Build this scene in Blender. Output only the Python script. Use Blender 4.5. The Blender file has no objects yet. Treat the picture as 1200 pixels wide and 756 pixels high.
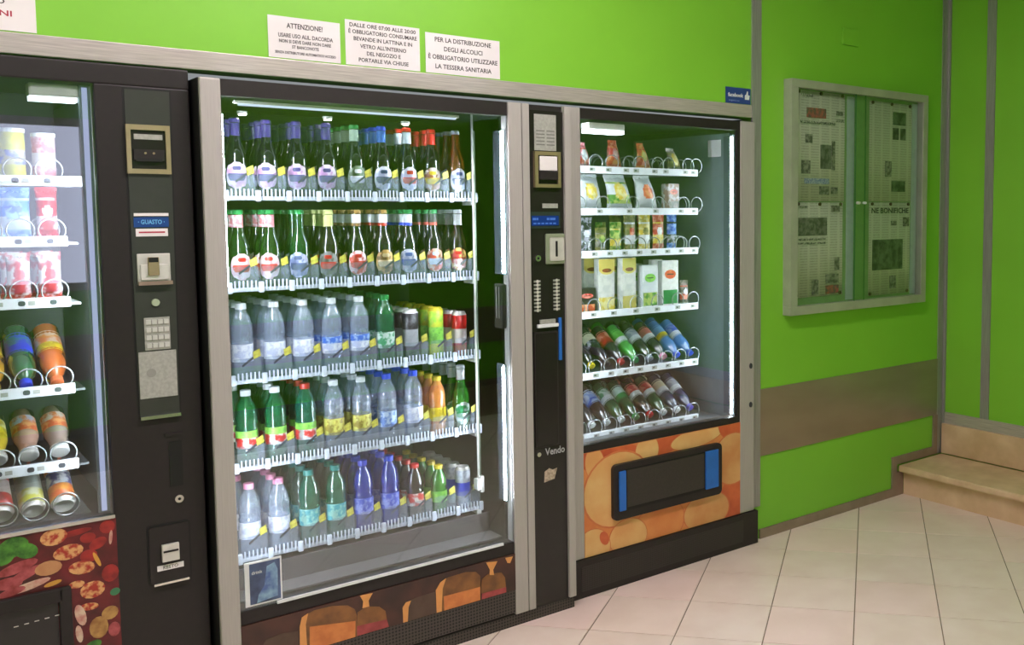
import bpy, bmesh, math, random
from mathutils import Vector, Matrix, Euler

random.seed(7)
SC = bpy.context.scene
COL = SC.collection
PI = math.pi

# ------------------------------------------------------------------ camera
cam_d = bpy.data.cameras.new('camera')
cam = bpy.data.objects.new('camera', cam_d)
COL.objects.link(cam)
SC.camera = cam
YAW, PITCH, ROLL = 0.7255, 0.0746, -0.0010
fw = Vector((math.sin(YAW) * math.cos(PITCH), math.cos(YAW) * math.cos(PITCH), -math.sin(PITCH)))
rt = Vector((math.cos(YAW), -math.sin(YAW), 0))
up = rt.cross(fw)
r2 = math.cos(ROLL) * rt + math.sin(ROLL) * up
u2 = -math.sin(ROLL) * rt + math.cos(ROLL) * up
cam.matrix_world = Matrix((
    (r2.x, u2.x, -fw.x, -1.3244), (r2.y, u2.y, -fw.y, -3.009), (r2.z, u2.z, -fw.z, 1.4639), (0, 0, 0, 1)))
cam_d.sensor_fit = 'HORIZONTAL'
cam_d.sensor_width = 36.0
cam_d.lens = 36.0 * 1130.08 / 1200.0
cam_d.shift_x = -232.72 / 1200.0
cam_d.shift_y = -47.40 / 1200.0
cam_d.clip_start = 0.05

# ------------------------------------------------------------------ world, exposure
w = bpy.data.worlds.new('world')
SC.world = w
w.use_nodes = True
w.node_tree.nodes['Background'].inputs[0].default_value = (0.9, 0.95, 1.0, 1)
w.node_tree.nodes['Background'].inputs[1].default_value = 0.3
SC.view_settings.view_transform = 'Standard'
SC.view_settings.look = 'None'
SC.view_settings.gamma = 1.0
SC.view_settings.exposure = 0.0
SC.cycles.transparent_max_bounces = 24
SC.cycles.max_bounces = 8

LAMP_MAIN = 36.0      # emission of the ceiling lamp over the drinks machine
LAMP_ADDED = 9.0       # emission of the added, unseen lamp that brightens the green glass reflections
WINDOW_GLOW = 3.2
LED = 130.0


# ------------------------------------------------------------------ materials
def lin(c):
    return tuple(((v / 255) / 12.92 if v / 255 <= 0.04045 else ((v / 255 + 0.055) / 1.055) ** 2.4) for v in c) + (1,)


MATS = {}


def node_mat(name):
    m = bpy.data.materials.new(name)
    m.use_nodes = True
    nt = m.node_tree
    return m, nt, nt.nodes, nt.links


def mat(name, c, rough=0.5, metal=0.0, c2=None, scale=30.0, lo=0.35, hi=0.65, bump=0.0, spec=0.5, detail=3.0, stretch=None):
    """Principled surface whose colour varies between c and c2 by noise."""
    if name in MATS:
        return MATS[name]
    m, nt, N, L = node_mat(name)
    p = N['Principled BSDF']
    p.inputs['Roughness'].default_value = rough
    p.inputs['Metallic'].default_value = metal
    p.inputs['Specular IOR Level'].default_value = spec
    tc = N.new('ShaderNodeTexCoord')
    mp = N.new('ShaderNodeMapping')
    if stretch:
        mp.inputs['Scale'].default_value = stretch
    L.new(tc.outputs['Object'], mp.inputs[0])
    nz = N.new('ShaderNodeTexNoise')
    nz.inputs['Scale'].default_value = scale
    nz.inputs['Detail'].default_value = detail
    L.new(mp.outputs[0], nz.inputs['Vector'])
    cr = N.new('ShaderNodeValToRGB')
    cr.color_ramp.elements[0].position = lo
    cr.color_ramp.elements[1].position = hi
    a = lin(c)
    b = lin(c2) if c2 else tuple(min(1, v * 0.9) for v in a[:3]) + (1,)
    cr.color_ramp.elements[0].color = b
    cr.color_ramp.elements[1].color = a
    L.new(nz.outputs[0], cr.inputs[0])
    L.new(cr.outputs[0], p.inputs['Base Color'])
    if bump:
        bp = N.new('ShaderNodeBump')
        bp.inputs['Strength'].default_value = bump
        bp.inputs['Distance'].default_value = 0.002
        L.new(nz.outputs[0], bp.inputs['Height'])
        L.new(bp.outputs[0], p.inputs['Normal'])
    MATS[name] = m
    return m


def emit(name, c, strength):
    if name in MATS:
        return MATS[name]
    m, nt, N, L = node_mat(name)
    N.remove(N['Principled BSDF'])
    e = N.new('ShaderNodeEmission')
    e.inputs[0].default_value = lin(c)
    e.inputs[1].default_value = strength
    L.new(e.outputs[0], N['Material Output'].inputs[0])
    MATS[name] = m
    return m


def clear(name, tint, body, body_fac, ior=1.45, rough=0.05, gain=1.0, body_rough=0.3, rim=0.0):
    """Thin clear stuff: see-through tinted film + a share of body colour + Fresnel gloss."""
    if name in MATS:
        return MATS[name]
    m, nt, N, L = node_mat(name)
    p = N['Principled BSDF']
    p.inputs['Base Color'].default_value = lin(body)
    p.inputs['Roughness'].default_value = body_rough
    t = N.new('ShaderNodeBsdfTransparent')
    t.inputs[0].default_value = lin(tint)
    mx = N.new('ShaderNodeMixShader')
    mx.inputs[0].default_value = body_fac
    if rim:  # more body colour at grazing edges, imitating the bright rims of refraction
        lw = N.new('ShaderNodeLayerWeight')
        lw.inputs[0].default_value = 0.35
        mr0 = N.new('ShaderNodeMapRange')
        mr0.inputs[1].default_value = 0.35
        mr0.inputs[3].default_value = body_fac
        mr0.inputs[4].default_value = rim
        L.new(lw.outputs['Facing'], mr0.inputs[0])
        L.new(mr0.outputs[0], mx.inputs[0])
    L.new(t.outputs[0], mx.inputs[1])
    L.new(p.outputs[0], mx.inputs[2])
    g = N.new('ShaderNodeBsdfGlossy')
    g.inputs['Roughness'].default_value = rough
    fr = N.new('ShaderNodeFresnel')
    # same gloss on the way out of the sheet as on the way in (a thin sheet has no total reflection)
    ge = N.new('ShaderNodeNewGeometry')
    mr = N.new('ShaderNodeMapRange')
    mr.inputs[3].default_value = ior
    mr.inputs[4].default_value = 1.0 / ior
    L.new(ge.outputs['Backfacing'], mr.inputs[0])
    L.new(mr.outputs[0], fr.inputs[0])
    mu = N.new('ShaderNodeMath')
    mu.operation = 'MULTIPLY'
    mu.use_clamp = True
    mu.inputs[1].default_value = gain
    L.new(fr.outputs[0], mu.inputs[0])
    m2 = N.new('ShaderNodeMixShader')
    L.new(mu.outputs[0], m2.inputs[0])
    L.new(mx.outputs[0], m2.inputs[1])
    L.new(g.outputs[0], m2.inputs[2])
    L.new(m2.outputs[0], N['Material Output'].inputs[0])
    MATS[name] = m
    return m


def perforated(name, base, hole, pitch):
    m, nt, N, L = node_mat(name)
    p = N['Principled BSDF']
    p.inputs['Roughness'].default_value = 0.5
    tc = N.new('ShaderNodeTexCoord')
    sx = N.new('ShaderNodeSeparateXYZ')
    L.new(tc.outputs['Object'], sx.inputs[0])
    prod = None
    for ax in ('X', 'Z'):
        k = N.new('ShaderNodeMath'); k.operation = 'MULTIPLY'; k.inputs[1].default_value = 2 * PI / pitch
        L.new(sx.outputs[ax], k.inputs[0])
        s = N.new('ShaderNodeMath'); s.operation = 'SINE'
        L.new(k.outputs[0], s.inputs[0])
        if prod is None:
            prod = s
        else:
            ad = N.new('ShaderNodeMath'); ad.operation = 'ADD'
            L.new(prod.outputs[0], ad.inputs[0]); L.new(s.outputs[0], ad.inputs[1])
            prod = ad
    gt = N.new('ShaderNodeMath'); gt.operation = 'GREATER_THAN'; gt.inputs[1].default_value = 0.55
    L.new(prod.outputs[0], gt.inputs[0])
    mx = N.new('ShaderNodeMixRGB')
    mx.inputs[1].default_value = lin(base); mx.inputs[2].default_value = lin(hole)
    L.new(gt.outputs[0], mx.inputs[0])
    L.new(mx.outputs[0], p.inputs['Base Color'])
    return m


def newsprint(name, paper):
    m, nt, N, L = node_mat(name)
    p = N['Principled BSDF']
    p.inputs['Roughness'].default_value = 0.9
    tc = N.new('ShaderNodeTexCoord')
    wv = N.new('ShaderNodeTexWave'); wv.bands_direction = 'Z'; wv.inputs['Scale'].default_value = 26.0
    L.new(tc.outputs['Object'], wv.inputs['Vector'])
    wx = N.new('ShaderNodeTexWave'); wx.bands_direction = 'X'; wx.inputs['Scale'].default_value = 4.6
    L.new(tc.outputs['Object'], wx.inputs['Vector'])
    nz = N.new('ShaderNodeTexNoise'); nz.inputs['Scale'].default_value = 60.0
    L.new(tc.outputs['Object'], nz.inputs['Vector'])
    mu = N.new('ShaderNodeMath'); mu.operation = 'MULTIPLY'
    L.new(wv.outputs[1], mu.inputs[0]); L.new(nz.outputs[0], mu.inputs[1])
    gx = N.new('ShaderNodeMath'); gx.operation = 'GREATER_THAN'; gx.inputs[1].default_value = 0.12
    L.new(wx.outputs[1], gx.inputs[0])
    m3 = N.new('ShaderNodeMath'); m3.operation = 'MULTIPLY'
    L.new(mu.outputs[0], m3.inputs[0]); L.new(gx.outputs[0], m3.inputs[1])
    mx = N.new('ShaderNodeMixRGB')
    mx.inputs[1].default_value = lin(paper); mx.inputs[2].default_value = lin((140, 136, 128))
    L.new(m3.outputs[0], mx.inputs[0])
    L.new(mx.outputs[0], p.inputs['Base Color'])
    return m


GREEN = mat('green_panel_paint', (134, 204, 58), 0.42, 0, (131, 200, 56), 3.0)
STEEL = mat('brushed_steel', (206, 196, 190), 0.36, 0.35, (180, 170, 165), 9.0, stretch=(1, 1, 40), detail=5)
STEEL_V = mat('brushed_steel_upright', (172, 170, 168), 0.34, 0.4, (152, 150, 150), 9.0, stretch=(40, 40, 1), detail=5)
STEEL_DULL = mat('dull_steel_band', (168, 154, 136), 0.3, 0.55, (158, 144, 127), 2.5, stretch=(1, 1, 3), detail=3)
TAUPE = mat('taupe_skirting', (158, 138, 122), 0.5, 0.2, (146, 127, 112), 12)
MARBLE = mat('beige_marble', (232, 200, 166), 0.35, 0, (208, 172, 134), 9.0, detail=8, lo=0.3, hi=0.7)
GROUT = mat('grout', (146, 124, 104), 0.9)
TILES = [mat('tile_cream', (246, 225, 214), 0.32, 0, (238, 215, 203), 5.0, detail=6),
         mat('tile_sand', (242, 223, 211), 0.32, 0, (234, 212, 199), 6.0, detail=6),
         mat('tile_rose', (248, 222, 214), 0.32, 0, (240, 213, 203), 4.0, detail=6)]
WHITE = mat('white_paint', (200, 196, 196), 0.7)
BLACK = mat('black_machine_enamel', (44, 38, 38), 0.45, 0, (41, 36, 36), 60, spec=.35)
BLACK_GLOSS = mat('black_gloss_panel', (40, 36, 35), 0.16, 0)
BLACK_DEEP = mat('deep_black_gap', (14, 13, 13), 0.6)
DARK_IN = mat('dark_cabinet_liner', (62, 66, 68), 0.5, 0, (56, 60, 62), 20)
PILLAR = mat('grey_aluminium_pillar', (182, 176, 172), 0.45, 0.1, (176, 170, 166), 10, stretch=(30, 30, 1))
GREY_IN = mat('grey_side_liner', (112, 122, 130), 0.45)
GOLD = mat('gold_bezel', (196, 172, 138), 0.3, 0.7)
CHROME = mat('chrome', (220, 218, 214), 0.15, 0.9)
CHROME_SOFT = mat('satin_chrome', (226, 222, 216), 0.35, 0.3)
PLATE = mat('grey_label_plate', (176, 176, 168), 0.5, 0, (160, 160, 152), 120)
PAPER = mat('white_paper', (240, 234, 234), 0.8, 0, (236, 230, 230), 8)
INK = mat('black_ink', (70, 66, 66), 0.8)
RED_INK = mat('red_ink', (186, 60, 80), 0.8)
BLUE_GRIP = mat('blue_grip', (40, 112, 205), 0.45)
BLUE_LABEL = mat('blue_label', (24, 70, 140), 0.4)
BLUE_STICK = mat('blue_sticker', (44, 70, 140), 0.45)
RAIL = mat('white_price_rail', (236, 238, 242), 0.45)
WHITE_PL = mat('white_plastic', (238, 240, 244), 0.35)
WIRE = mat('coil_wire', (205, 208, 210), 0.25, 0.7)
TAG_DARK = mat('dark_tag', (60, 62, 70), 0.5)
GRILLE = perforated('perforated_black', (74, 66, 62), (16, 15, 15), 0.011)
GRILLE_FINE = perforated('perforated_fine', (50, 44, 43), (30, 27, 26), 0.008)
GLASS = clear('door_glass', (246, 250, 250), (255, 255, 255), 0.0, 1.5, 0.0, 2.6)
GLASS_BOARD = clear('board_glass', (250, 254, 251), (255, 255, 255), 0.0, 1.5, 0.0, 1.0)
PLASTIC_CLEAR = clear('clear_plastic', (245, 248, 252), (232, 238, 248), 0.07, 1.45, 0.1, 1.2)
LED_M = emit('led_light', (235, 244, 255), LED)
LED_BRIGHT = emit('led_light_bright', (235, 244, 255), LED * 2.6)
LED_SOFT = mat('led_cover', (70, 77, 92), 0.4)


# ------------------------------------------------------------------ mesh builder
class B:
    def __init__(self, *mats):
        self.bm = bmesh.new()
        self.mats = list(mats)

    def mi(self, m):
        if m is None:
            return 0
        if m not in self.mats:
            self.mats.append(m)
        return self.mats.index(m)

    def face(self, vs, i=0, smooth=False):
        try:
            f = self.bm.faces.new(vs)
        except ValueError:
            return None
        f.material_index = i
        f.smooth = smooth
        return f

    def box(self, x0, x1, y0, y1, z0, z1, m=None, bev=0.0):
        i = self.mi(m)
        r = bmesh.ops.create_cube(self.bm, size=1.0)
        vs = r['verts']
        for v in vs:
            v.co = Vector((x0 + (v.co.x + .5) * (x1 - x0), y0 + (v.co.y + .5) * (y1 - y0), z0 + (v.co.z + .5) * (z1 - z0)))
        fs = {f for v in vs for f in v.link_faces}
        for f in fs:
            f.material_index = i
        if bev:
            es = {e for f in fs for e in f.edges}
            rr = bmesh.ops.bevel(self.bm, geom=list(es), offset=bev, segments=2, affect='EDGES', profile=0.6)
            for f in rr['faces']:
                f.material_index = i
        return self

    def poly(self, pts, y0, y1, m=None):
        """Outline in (x, z), from y0 (front) to y1 (back)."""
        i = self.mi(m)
        a = [self.bm.verts.new((x, y0, z)) for x, z in pts]
        b = [self.bm.verts.new((x, y1, z)) for x, z in pts]
        self.face(a, i)
        self.face(b[::-1], i)
        n = len(pts)
        for k in range(n):
            self.face([a[k], b[k], b[(k + 1) % n], a[(k + 1) % n]], i)
        return self

    def rrect(self, x0, x1, z0, z1, r, y0, y1, m=None, n=5):
        pts = []
        for cx, cz, a0 in ((x1 - r, z1 - r, 0), (x0 + r, z1 - r, 90), (x0 + r, z0 + r, 180), (x1 - r, z0 + r, 270)):
            for k in range(n + 1):
                a = math.radians(a0 + 90 * k / n)
                pts.append((cx + r * math.cos(a), cz + r * math.sin(a)))
        return self.poly(pts, y0, y1, m)

    def disc(self, cx, cz, rx, rz, y0, y1, m=None, n=18, rot=0.0):
        pts = []
        for k in range(n):
            a = 2 * PI * k / n
            x, z = rx * math.cos(a), rz * math.sin(a)
            pts.append((cx + x * math.cos(rot) - z * math.sin(rot), cz + x * math.sin(rot) + z * math.cos(rot)))
        return self.poly(pts, y0, y1, m)

    def lathe(self, prof, n=18, m=None, c=(0, 0, 0), smooth=True, cap=True):
        """Profile of (r, z) round the z axis; consecutive entries may carry a third item, the material."""
        i = self.mi(m)
        rings = []
        for p in prof:
            r, z = p[0], p[1]
            if r < 1e-6:
                rings.append([self.bm.verts.new((c[0], c[1], c[2] + z))])
            else:
                rings.append([self.bm.verts.new((c[0] + r * math.cos(2 * PI * k / n), c[1] + r * math.sin(2 * PI * k / n), c[2] + z)) for k in range(n)])
        for q in range(len(rings) - 1):
            a, b = rings[q], rings[q + 1]
            j = self.mi(prof[q + 1][2]) if len(prof[q + 1]) > 2 else i
            for k in range(n):
                k2 = (k + 1) % n
                if len(a) == 1 and len(b) == 1:
                    continue
                if len(a) == 1:
                    self.face([a[0], b[k2], b[k]][::-1], j, smooth)
                elif len(b) == 1:
                    self.face([a[k], a[k2], b[0]], j, smooth)
                else:
                    self.face([a[k], a[k2], b[k2], b[k]], j, smooth)
        if cap:
            for rg, s in ((rings[0], -1), (rings[-1], 1)):
                if len(rg) > 1:
                    self.face(rg[::s], i)
        return self

    def patch(self, r, a_c, prof, m=None, zc=0.0, steps=10):
        """A curved label on a cylinder: prof(t in -1..1) -> half angle, rows over z."""
        i = self.mi(m)
        rows = []
        for z, half in prof:
            rows.append([self.bm.verts.new((r * math.cos(a_c + half * (2 * k / steps - 1)), r * math.sin(a_c + half * (2 * k / steps - 1)), z)) for k in range(steps + 1)])
        for q in range(len(rows) - 1):
            for k in range(steps):
                self.face([rows[q][k], rows[q][k + 1], rows[q + 1][k + 1], rows[q + 1][k]], i, True)
        return self

    def tube(self, pts, r, n=6, m=None, closed=False):
        i = self.mi(m)
        P = [Vector(p) for p in pts]
        rings = []
        N = len(P)
        nrm = None
        for k in range(N):
            t = (P[(k + 1) % N] - P[k - 1]) if closed else (P[min(k + 1, N - 1)] - P[max(k - 1, 0)])
            t.normalize()
            if nrm is None:
                nrm = t.orthogonal().normalized()
            else:
                nrm = (nrm - t * nrm.dot(t))
                nrm = nrm.normalized() if nrm.length > 1e-6 else t.orthogonal().normalized()
            bn = t.cross(nrm)
            rings.append([self.bm.verts.new(P[k] + r * (math.cos(2 * PI * j / n) * nrm + math.sin(2 * PI * j / n) * bn)) for j in range(n)])
        for k in range(N if closed else N - 1):
            a, b = rings[k], rings[(k + 1) % N]
            for j in range(n):
                self.face([a[j], a[(j + 1) % n], b[(j + 1) % n], b[j]], i, True)
        if not closed:
            self.face(rings[0][::-1], i); self.face(rings[-1], i)
        return self

    def mesh(self, name):
        me = bpy.data.meshes.new(name)
        bmesh.ops.recalc_face_normals(self.bm, faces=self.bm.faces[:])
        self.bm.to_mesh(me)
        self.bm.free()
        for m in self.mats:
            me.materials.append(m)
        return me


ORG = {}


def tag(o, label=None, cat=None, group=None, kind=None):
    if label: o['label'] = label
    if cat: o['category'] = cat
    if group: o['group'] = group
    if kind: o['kind'] = kind
    return o


def empty(name, loc, label, cat, group=None, rot=None):
    o = bpy.data.objects.new(name, None)
    COL.objects.link(o)
    o.location = loc
    o.empty_display_size = 0.05
    if rot: o.rotation_euler = rot
    ORG[o] = Vector(loc)
    return tag(o, label, cat, group)


def part(name, b, parent=None, label=None, kind=None):
    """Mesh given in world coordinates; becomes a child of parent (or top-level)."""
    me = b.mesh(name) if isinstance(b, B) else b
    o = bpy.data.objects.new(name, me)
    COL.objects.link(o)
    org = ORG[parent] if parent else Vector((0, 0, 0))
    if parent:
        o.parent = parent
        me.transform(Matrix.Translation(-org))
    ORG[o] = org
    if label: o['label'] = label
    if kind: o['kind'] = kind
    return o


def inst(name, me, parent, loc, rot=None, label=None):
    """Mesh data shared between alike parts, placed at a world location."""
    o = bpy.data.objects.new(name, me)
    COL.objects.link(o)
    o.parent = parent
    o.location = Vector(loc) - ORG[parent]
    ORG[o] = Vector(loc)
    if rot: o.rotation_euler = rot
    if label: o['label'] = label
    return o


def text_mesh(body, size, m, align='CENTER', bold=0.0, sx=1.0):
    cu = bpy.data.curves.new('lettering', 'FONT')
    cu.body = body
    cu.size = size
    cu.align_x = align
    cu.align_y = 'CENTER'
    cu.extrude = 0.0002
    cu.offset = bold
    cu.resolution_u = 2
    o = bpy.data.objects.new('lettering', cu)
    COL.objects.link(o)
    bpy.context.view_layer.update()
    me = bpy.data.meshes.new_from_object(o.evaluated_get(bpy.context.evaluated_depsgraph_get()))
    bpy.data.objects.remove(o)
    bpy.data.curves.remove(cu)
    me.materials.clear()
    me.materials.append(m)
    me.transform(Matrix.Rotation(PI / 2, 4, 'X') @ Matrix.Diagonal((sx, 1, 1, 1)))
    return me


def text(parent, body, x, y, z, size, m=INK, align='CENTER', bold=0.0, width=None, name='lettering'):
    me = text_mesh(body, size, m, align, bold)
    if width and me.vertices:
        xs = [v.co.x for v in me.vertices]
        k = width / max(1e-6, max(xs) - min(xs))
        me.transform(Matrix.Diagonal((k, 1, 1, 1)))
    return inst(name, me, parent, (x, y, z))


# ------------------------------------------------------------------ setting
XR, XL, YF, ZC = 3.011, -3.2, -4.4, 2.85
part('wall_back', B(GREEN).box(XL, 1.60, 0, .08, 1.857, ZC).box(1.60, XR, 0, .08, 0, ZC), kind='structure')
part('wall_recess', B(BLACK_DEEP).box(XL, 1.60, .80, .86, 0, 1.90).box(1.592, 1.60, .08, .80, 0, 1.857), kind='structure')
part('wall_right', B(GREEN).box(XR, XR + .08, YF, .08, 0, ZC), kind='structure')
part('wall_left', B(GREEN).box(XL - .08, XL, YF, .86, 0, ZC), kind='structure')
part('ceiling', B(WHITE).box(XL - .08, XR + .08, YF - .08, .86, ZC, ZC + .08), kind='structure')
# opposite wall with a bright window behind the photographer's left
wx0, wx1, wz0, wz1 = -0.95, -0.16, 0.95, 2.05
part('wall_front', B(GREEN).box(XL, wx0, YF - .08, YF, 0, ZC).box(wx1, XR, YF - .08, YF, 0, ZC)
     .box(wx0, wx1, YF - .08, YF, 0, wz0).box(wx0, wx1, YF - .08, YF, wz1, ZC), kind='structure')
win = part('window_1', B(WHITE).box(wx0, wx0 + .05, YF - .06, YF + .02, wz0, wz1).box(wx1 - .05, wx1, YF - .06, YF + .02, wz0, wz1)
           .box(wx0 + .05, wx1 - .05, YF - .06, YF + .02, wz0, wz0 + .05).box(wx0 + .05, wx1 - .05, YF - .06, YF + .02, wz1 - .05, wz1)
           .box(wx0 + .05, wx1 - .05, YF - .05, YF + .01, 1.62, 1.645), kind='structure')
part('window_pane', B(emit('frosted_daylight', (222, 226, 255), WINDOW_GLOW)).box(wx0 + .05, wx1 - .05, YF - .04, YF - .03, wz0 + .05, wz1 - .05), win)
part('trim_11', B(STEEL_DULL).box(XL, XR, YF, YF + .004, .36, .66), kind='structure')
part('trim_12', B(TAUPE).box(XL, XR, YF, YF + .012, 0, .05), kind='structure')

# floor: grout bed plus every tile as its own piece
floor = part('floor', B(GROUT).box(XL - .08, XR + .08, YF - .08, .86, -.06, -.003), kind='structure')
TH, PO, AO, SP = 0.6804, 0.548 - 0.3045 * 30, 0.2368 - 0.3045 * 30, 0.3045
# unit vectors: p = (sin, -cos) crosses the long joints, a = (cos, sin) runs along them
pv = Vector((math.sin(TH), -math.cos(TH)))
av = Vector((math.cos(TH), math.sin(TH)))


def clip(poly, nx, ny, d):
    out = []
    for k in range(len(poly)):
        a, b = poly[k], poly[(k + 1) % len(poly)]
        fa, fb = a.x * nx + a.y * ny - d, b.x * nx + b.y * ny - d
        if fa <= 0: out.append(a)
        if fa * fb < 0:
            out.append(a + (b - a) * (fa / (fa - fb)))
    return out


def tile_mesh(poly, m):
    b = B(m)
    c = sum(poly, Vector((0, 0))) / len(poly)
    t = [b.bm.verts.new((p.x + (c - p).normalized().x * .0006, p.y + (c - p).normalized().y * .0006, 0)) for p in poly]
    e = [b.bm.verts.new((p.x, p.y, -.0006)) for p in poly]
    d = [b.bm.verts.new((p.x, p.y, -.004)) for p in poly]
    b.face(t)
    n = len(poly)
    for k in range(n):
        b.face([t[k], e[k], e[(k + 1) % n], t[(k + 1) % n]])
        b.face([e[k], d[k], d[(k + 1) % n], e[(k + 1) % n]])
    return b.mesh('floor_tile')


gp, ga = .0022, .0024
whole = {}
for i in range(10, 60):
    for j in range(0, 60):
        p0, a0 = PO + SP * i, AO + SP * j
        q = [pv * (p0 + sp_) + av * (a0 + sa_) for sp_, sa_ in ((gp, ga), (SP - gp, ga), (SP - gp, SP - ga), (gp, SP - ga))]
        for nx, ny, d in ((0, 1, .02), (0, -1, 3.3), (1, 0, 2.70), (-1, 0, 1.75)):
            q = clip(q, nx, ny, d)
            if len(q) < 3: break
        if len(q) < 3: continue
        m = TILES[(i * 7 + j * 5 + (i * j) % 3) % 3]
        part('floor_tile', tile_mesh(q, m), floor)

# steel trims
part('trim_1', B(STEEL).box(XL, 1.577, -.006, .0, 1.858, 1.911, bev=.002), kind='structure')
part('trim_2', B(STEEL_V).box(1.577, 1.630, -.009, 0, .15, ZC), kind='structure')
part('trim_3', B(STEEL_DULL).box(1.630, 2.955, -.005, 0, .373, .673), kind='structure')
part('trim_4', B(TAUPE).box(1.63, 2.575, -.01, 0, 0, .042).box(2.575, 2.612, -.01, 0, 0, .204).box(2.612, 2.664, -.01, 0, 0, .122).box(2.612, 2.955, -.01, 0, .162, .204).box(2.922, 2.955, -.01, 0, .204, .372), kind='structure')
part('trim_5', B(STEEL_V).box(2.955, 3.0, -.006, 0, .16, ZC).box(3.0, XR, -.02, 0, .16, ZC), kind='structure')
part('trim_6', B(STEEL_V).box(XR - .006, XR, -.285, -.235, .382, ZC), kind='structure')
part('trim_7', B(STEEL).box(XR - .008, XR, YF, -.02, .322, .382), kind='structure')

# marble step in the corner
step = empty('stone_step', (2.84, -.4, 0), 'beige marble step with rounded nosing in the corner under the green side wall', 'step')
part('riser', B(MARBLE).box(2.665, 2.69, -3.2, -.011, 0, .124), step)
part('tread', B(MARBLE).box(2.617, XR - .024, -3.2, -.012, .124, .160, bev=.011), step)
part('upstand', B(MARBLE).box(XR - .023, XR - .002, -3.2, -.012, .1605, .322, bev=.003), step)

# ceiling lamps; the one by the opposite wall is added for the glass reflections
for (x, y, s, lab) in ((-1.65, -1.3, LAMP_MAIN * .75, 'long white ceiling lamp above the left snack machine'), (.15, -1.3, LAMP_MAIN, 'long white ceiling lamp above the drinks machine'), (1.4, -4.1, LAMP_ADDED, 'added unseen white lamp by the opposite wall that brightens the glass reflections')):
    t = empty('ceiling_lamp', (x, y, ZC - .07), lab, 'lamp')
    part('housing', B(WHITE_PL).box(x - .66, x + .66, y - .16, y + .16, ZC - .04, ZC, bev=.006), t)
    part('diffuser', B(emit('lamp_diffuser_%d' % int(s), (255, 240, 246), s)).box(x - .62, x + .62, y - .13, y + .13, ZC - .07, ZC - .04), t)

# ------------------------------------------------------------------ shared vending pieces


def coil_mesh(r, pitch=.105, turns=3):
    """Front turns of a dispensing coil, joined by the wire on the tray."""
    b = B(WIRE)
    for t in range(turns):
        b.tube([(r * math.sin(2 * PI * k / 22), t * pitch, r * math.cos(2 * PI * k / 22)) for k in range(22)], .0021, 5, closed=True)
    if turns > 1:
        b.tube([(0, 0, -r), (0, pitch * (turns - 1), -r)], .0019, 5)
    return b.mesh('coil')


def cab(b, x0, x1, y0, y1, z0, z1, t, m):
    """Hollow cabinet open at the front."""
    b.box(x0, x0 + t, y0, y1, z0, z1, m).box(x1 - t, x1, y0, y1, z0, z1, m)
    b.box(x0 + t, x1 - t, y1 - t, y1, z0, z1, m)
    b.box(x0 + t, x1 - t, y0, y1 - t, z1 - t, z1, m).box(x0 + t, x1 - t, y0, y1 - t, z0, z0 + t, m)
    return b


def led_strip(parent, x, y0, y1, z0, z1, face=-1, diode=None):
    """Lamp strip on a side wall, its diodes facing along x."""
    xa, xb = (x - .006, x) if face < 0 else (x, x + .006)
    s = part('led_strip', B(GREY_IN).box(xa, xb, y0, y1, z0, z1), parent)
    ym = y0 + (y1 - y0) * .26
    xc = xa - .003 if face < 0 else xb
    d = B(diode or LED_M)
    n = int((z1 - z0) / .0125)
    for k in range(n):
        z = z0 + .006 + k * .0125
        d.box(xc, xc + .003, y0 + .006, ym, z, z + .0085)
    part('diode_row', d, s, kind='stuff')
    part('diffuser', B(LED_SOFT).box(xc + .0005, xc + .0025, ym + .001, y1 - .004, z0 + .004, z1 - .004), s)
    return s


# ------------------------------------------------------------------ machine 1: snacks, black, cut by the frame
G = -.03
m1 = empty('vending_machine', (-1.13, .3, 0), 'black snack vending machine with keypad panel and food collage below its glass', 'vending machine', 'vending machines along the wall')
part('cabinet', cab(B(DARK_IN), -1.655, -.616, G + .055, .72, .05, 1.848, .02, DARK_IN).box(-1.6, -.66, .0, .66, 0, .05, BLACK_DEEP), m1)
part('front_frame', B(BLACK).box(-1.66, -.612, G, G + .05, 1.797, 1.850, bev=.004).box(-1.66, -1.45, G, G + .05, .02, 1.797, bev=.004)
     .box(-.838, -.612, G, G + .05, .02, 1.797, bev=.004).box(-1.45, -.838, G + .004, G + .05, .02, .15), m1)
part('glass_pane', B(GLASS).box(-1.45, -.838, G + .006, G + .011, .642, 1.797), m1)
part('glass_rail', B(CHROME).box(-1.45, -.836, G - .004, G + .006, .636, .645), m1)
part('inner_wall', B(GREY_IN).box(-.834, -.828, .022, .68, .65, 1.78), m1)
# light strip and lamp box behind the glass
ls = part('led_strip', B(GREY_IN).box(-.868, -.842, -.008, .008, .65, 1.79), m1)
part('diffuser', B(emit('strip_glow', (205, 212, 255), .8)).box(-.862, -.850, -.011, -.008, .655, 1.785), ls)
part('diode_row', B(LED_M).box(-.860, -.850, .008, .010, .70, 1.77), ls)
lb = part('lamp_box', B(CHROME_SOFT).box(-.976, -.868, -.006, .05, 1.757, 1.79, bev=.005), m1)
part('lamp_cover', B(emit('lamp_cover', (230, 245, 255), 3.5)).box(-.973, -.871, -.004, .045, 1.746, 1.757), lb)
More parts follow.
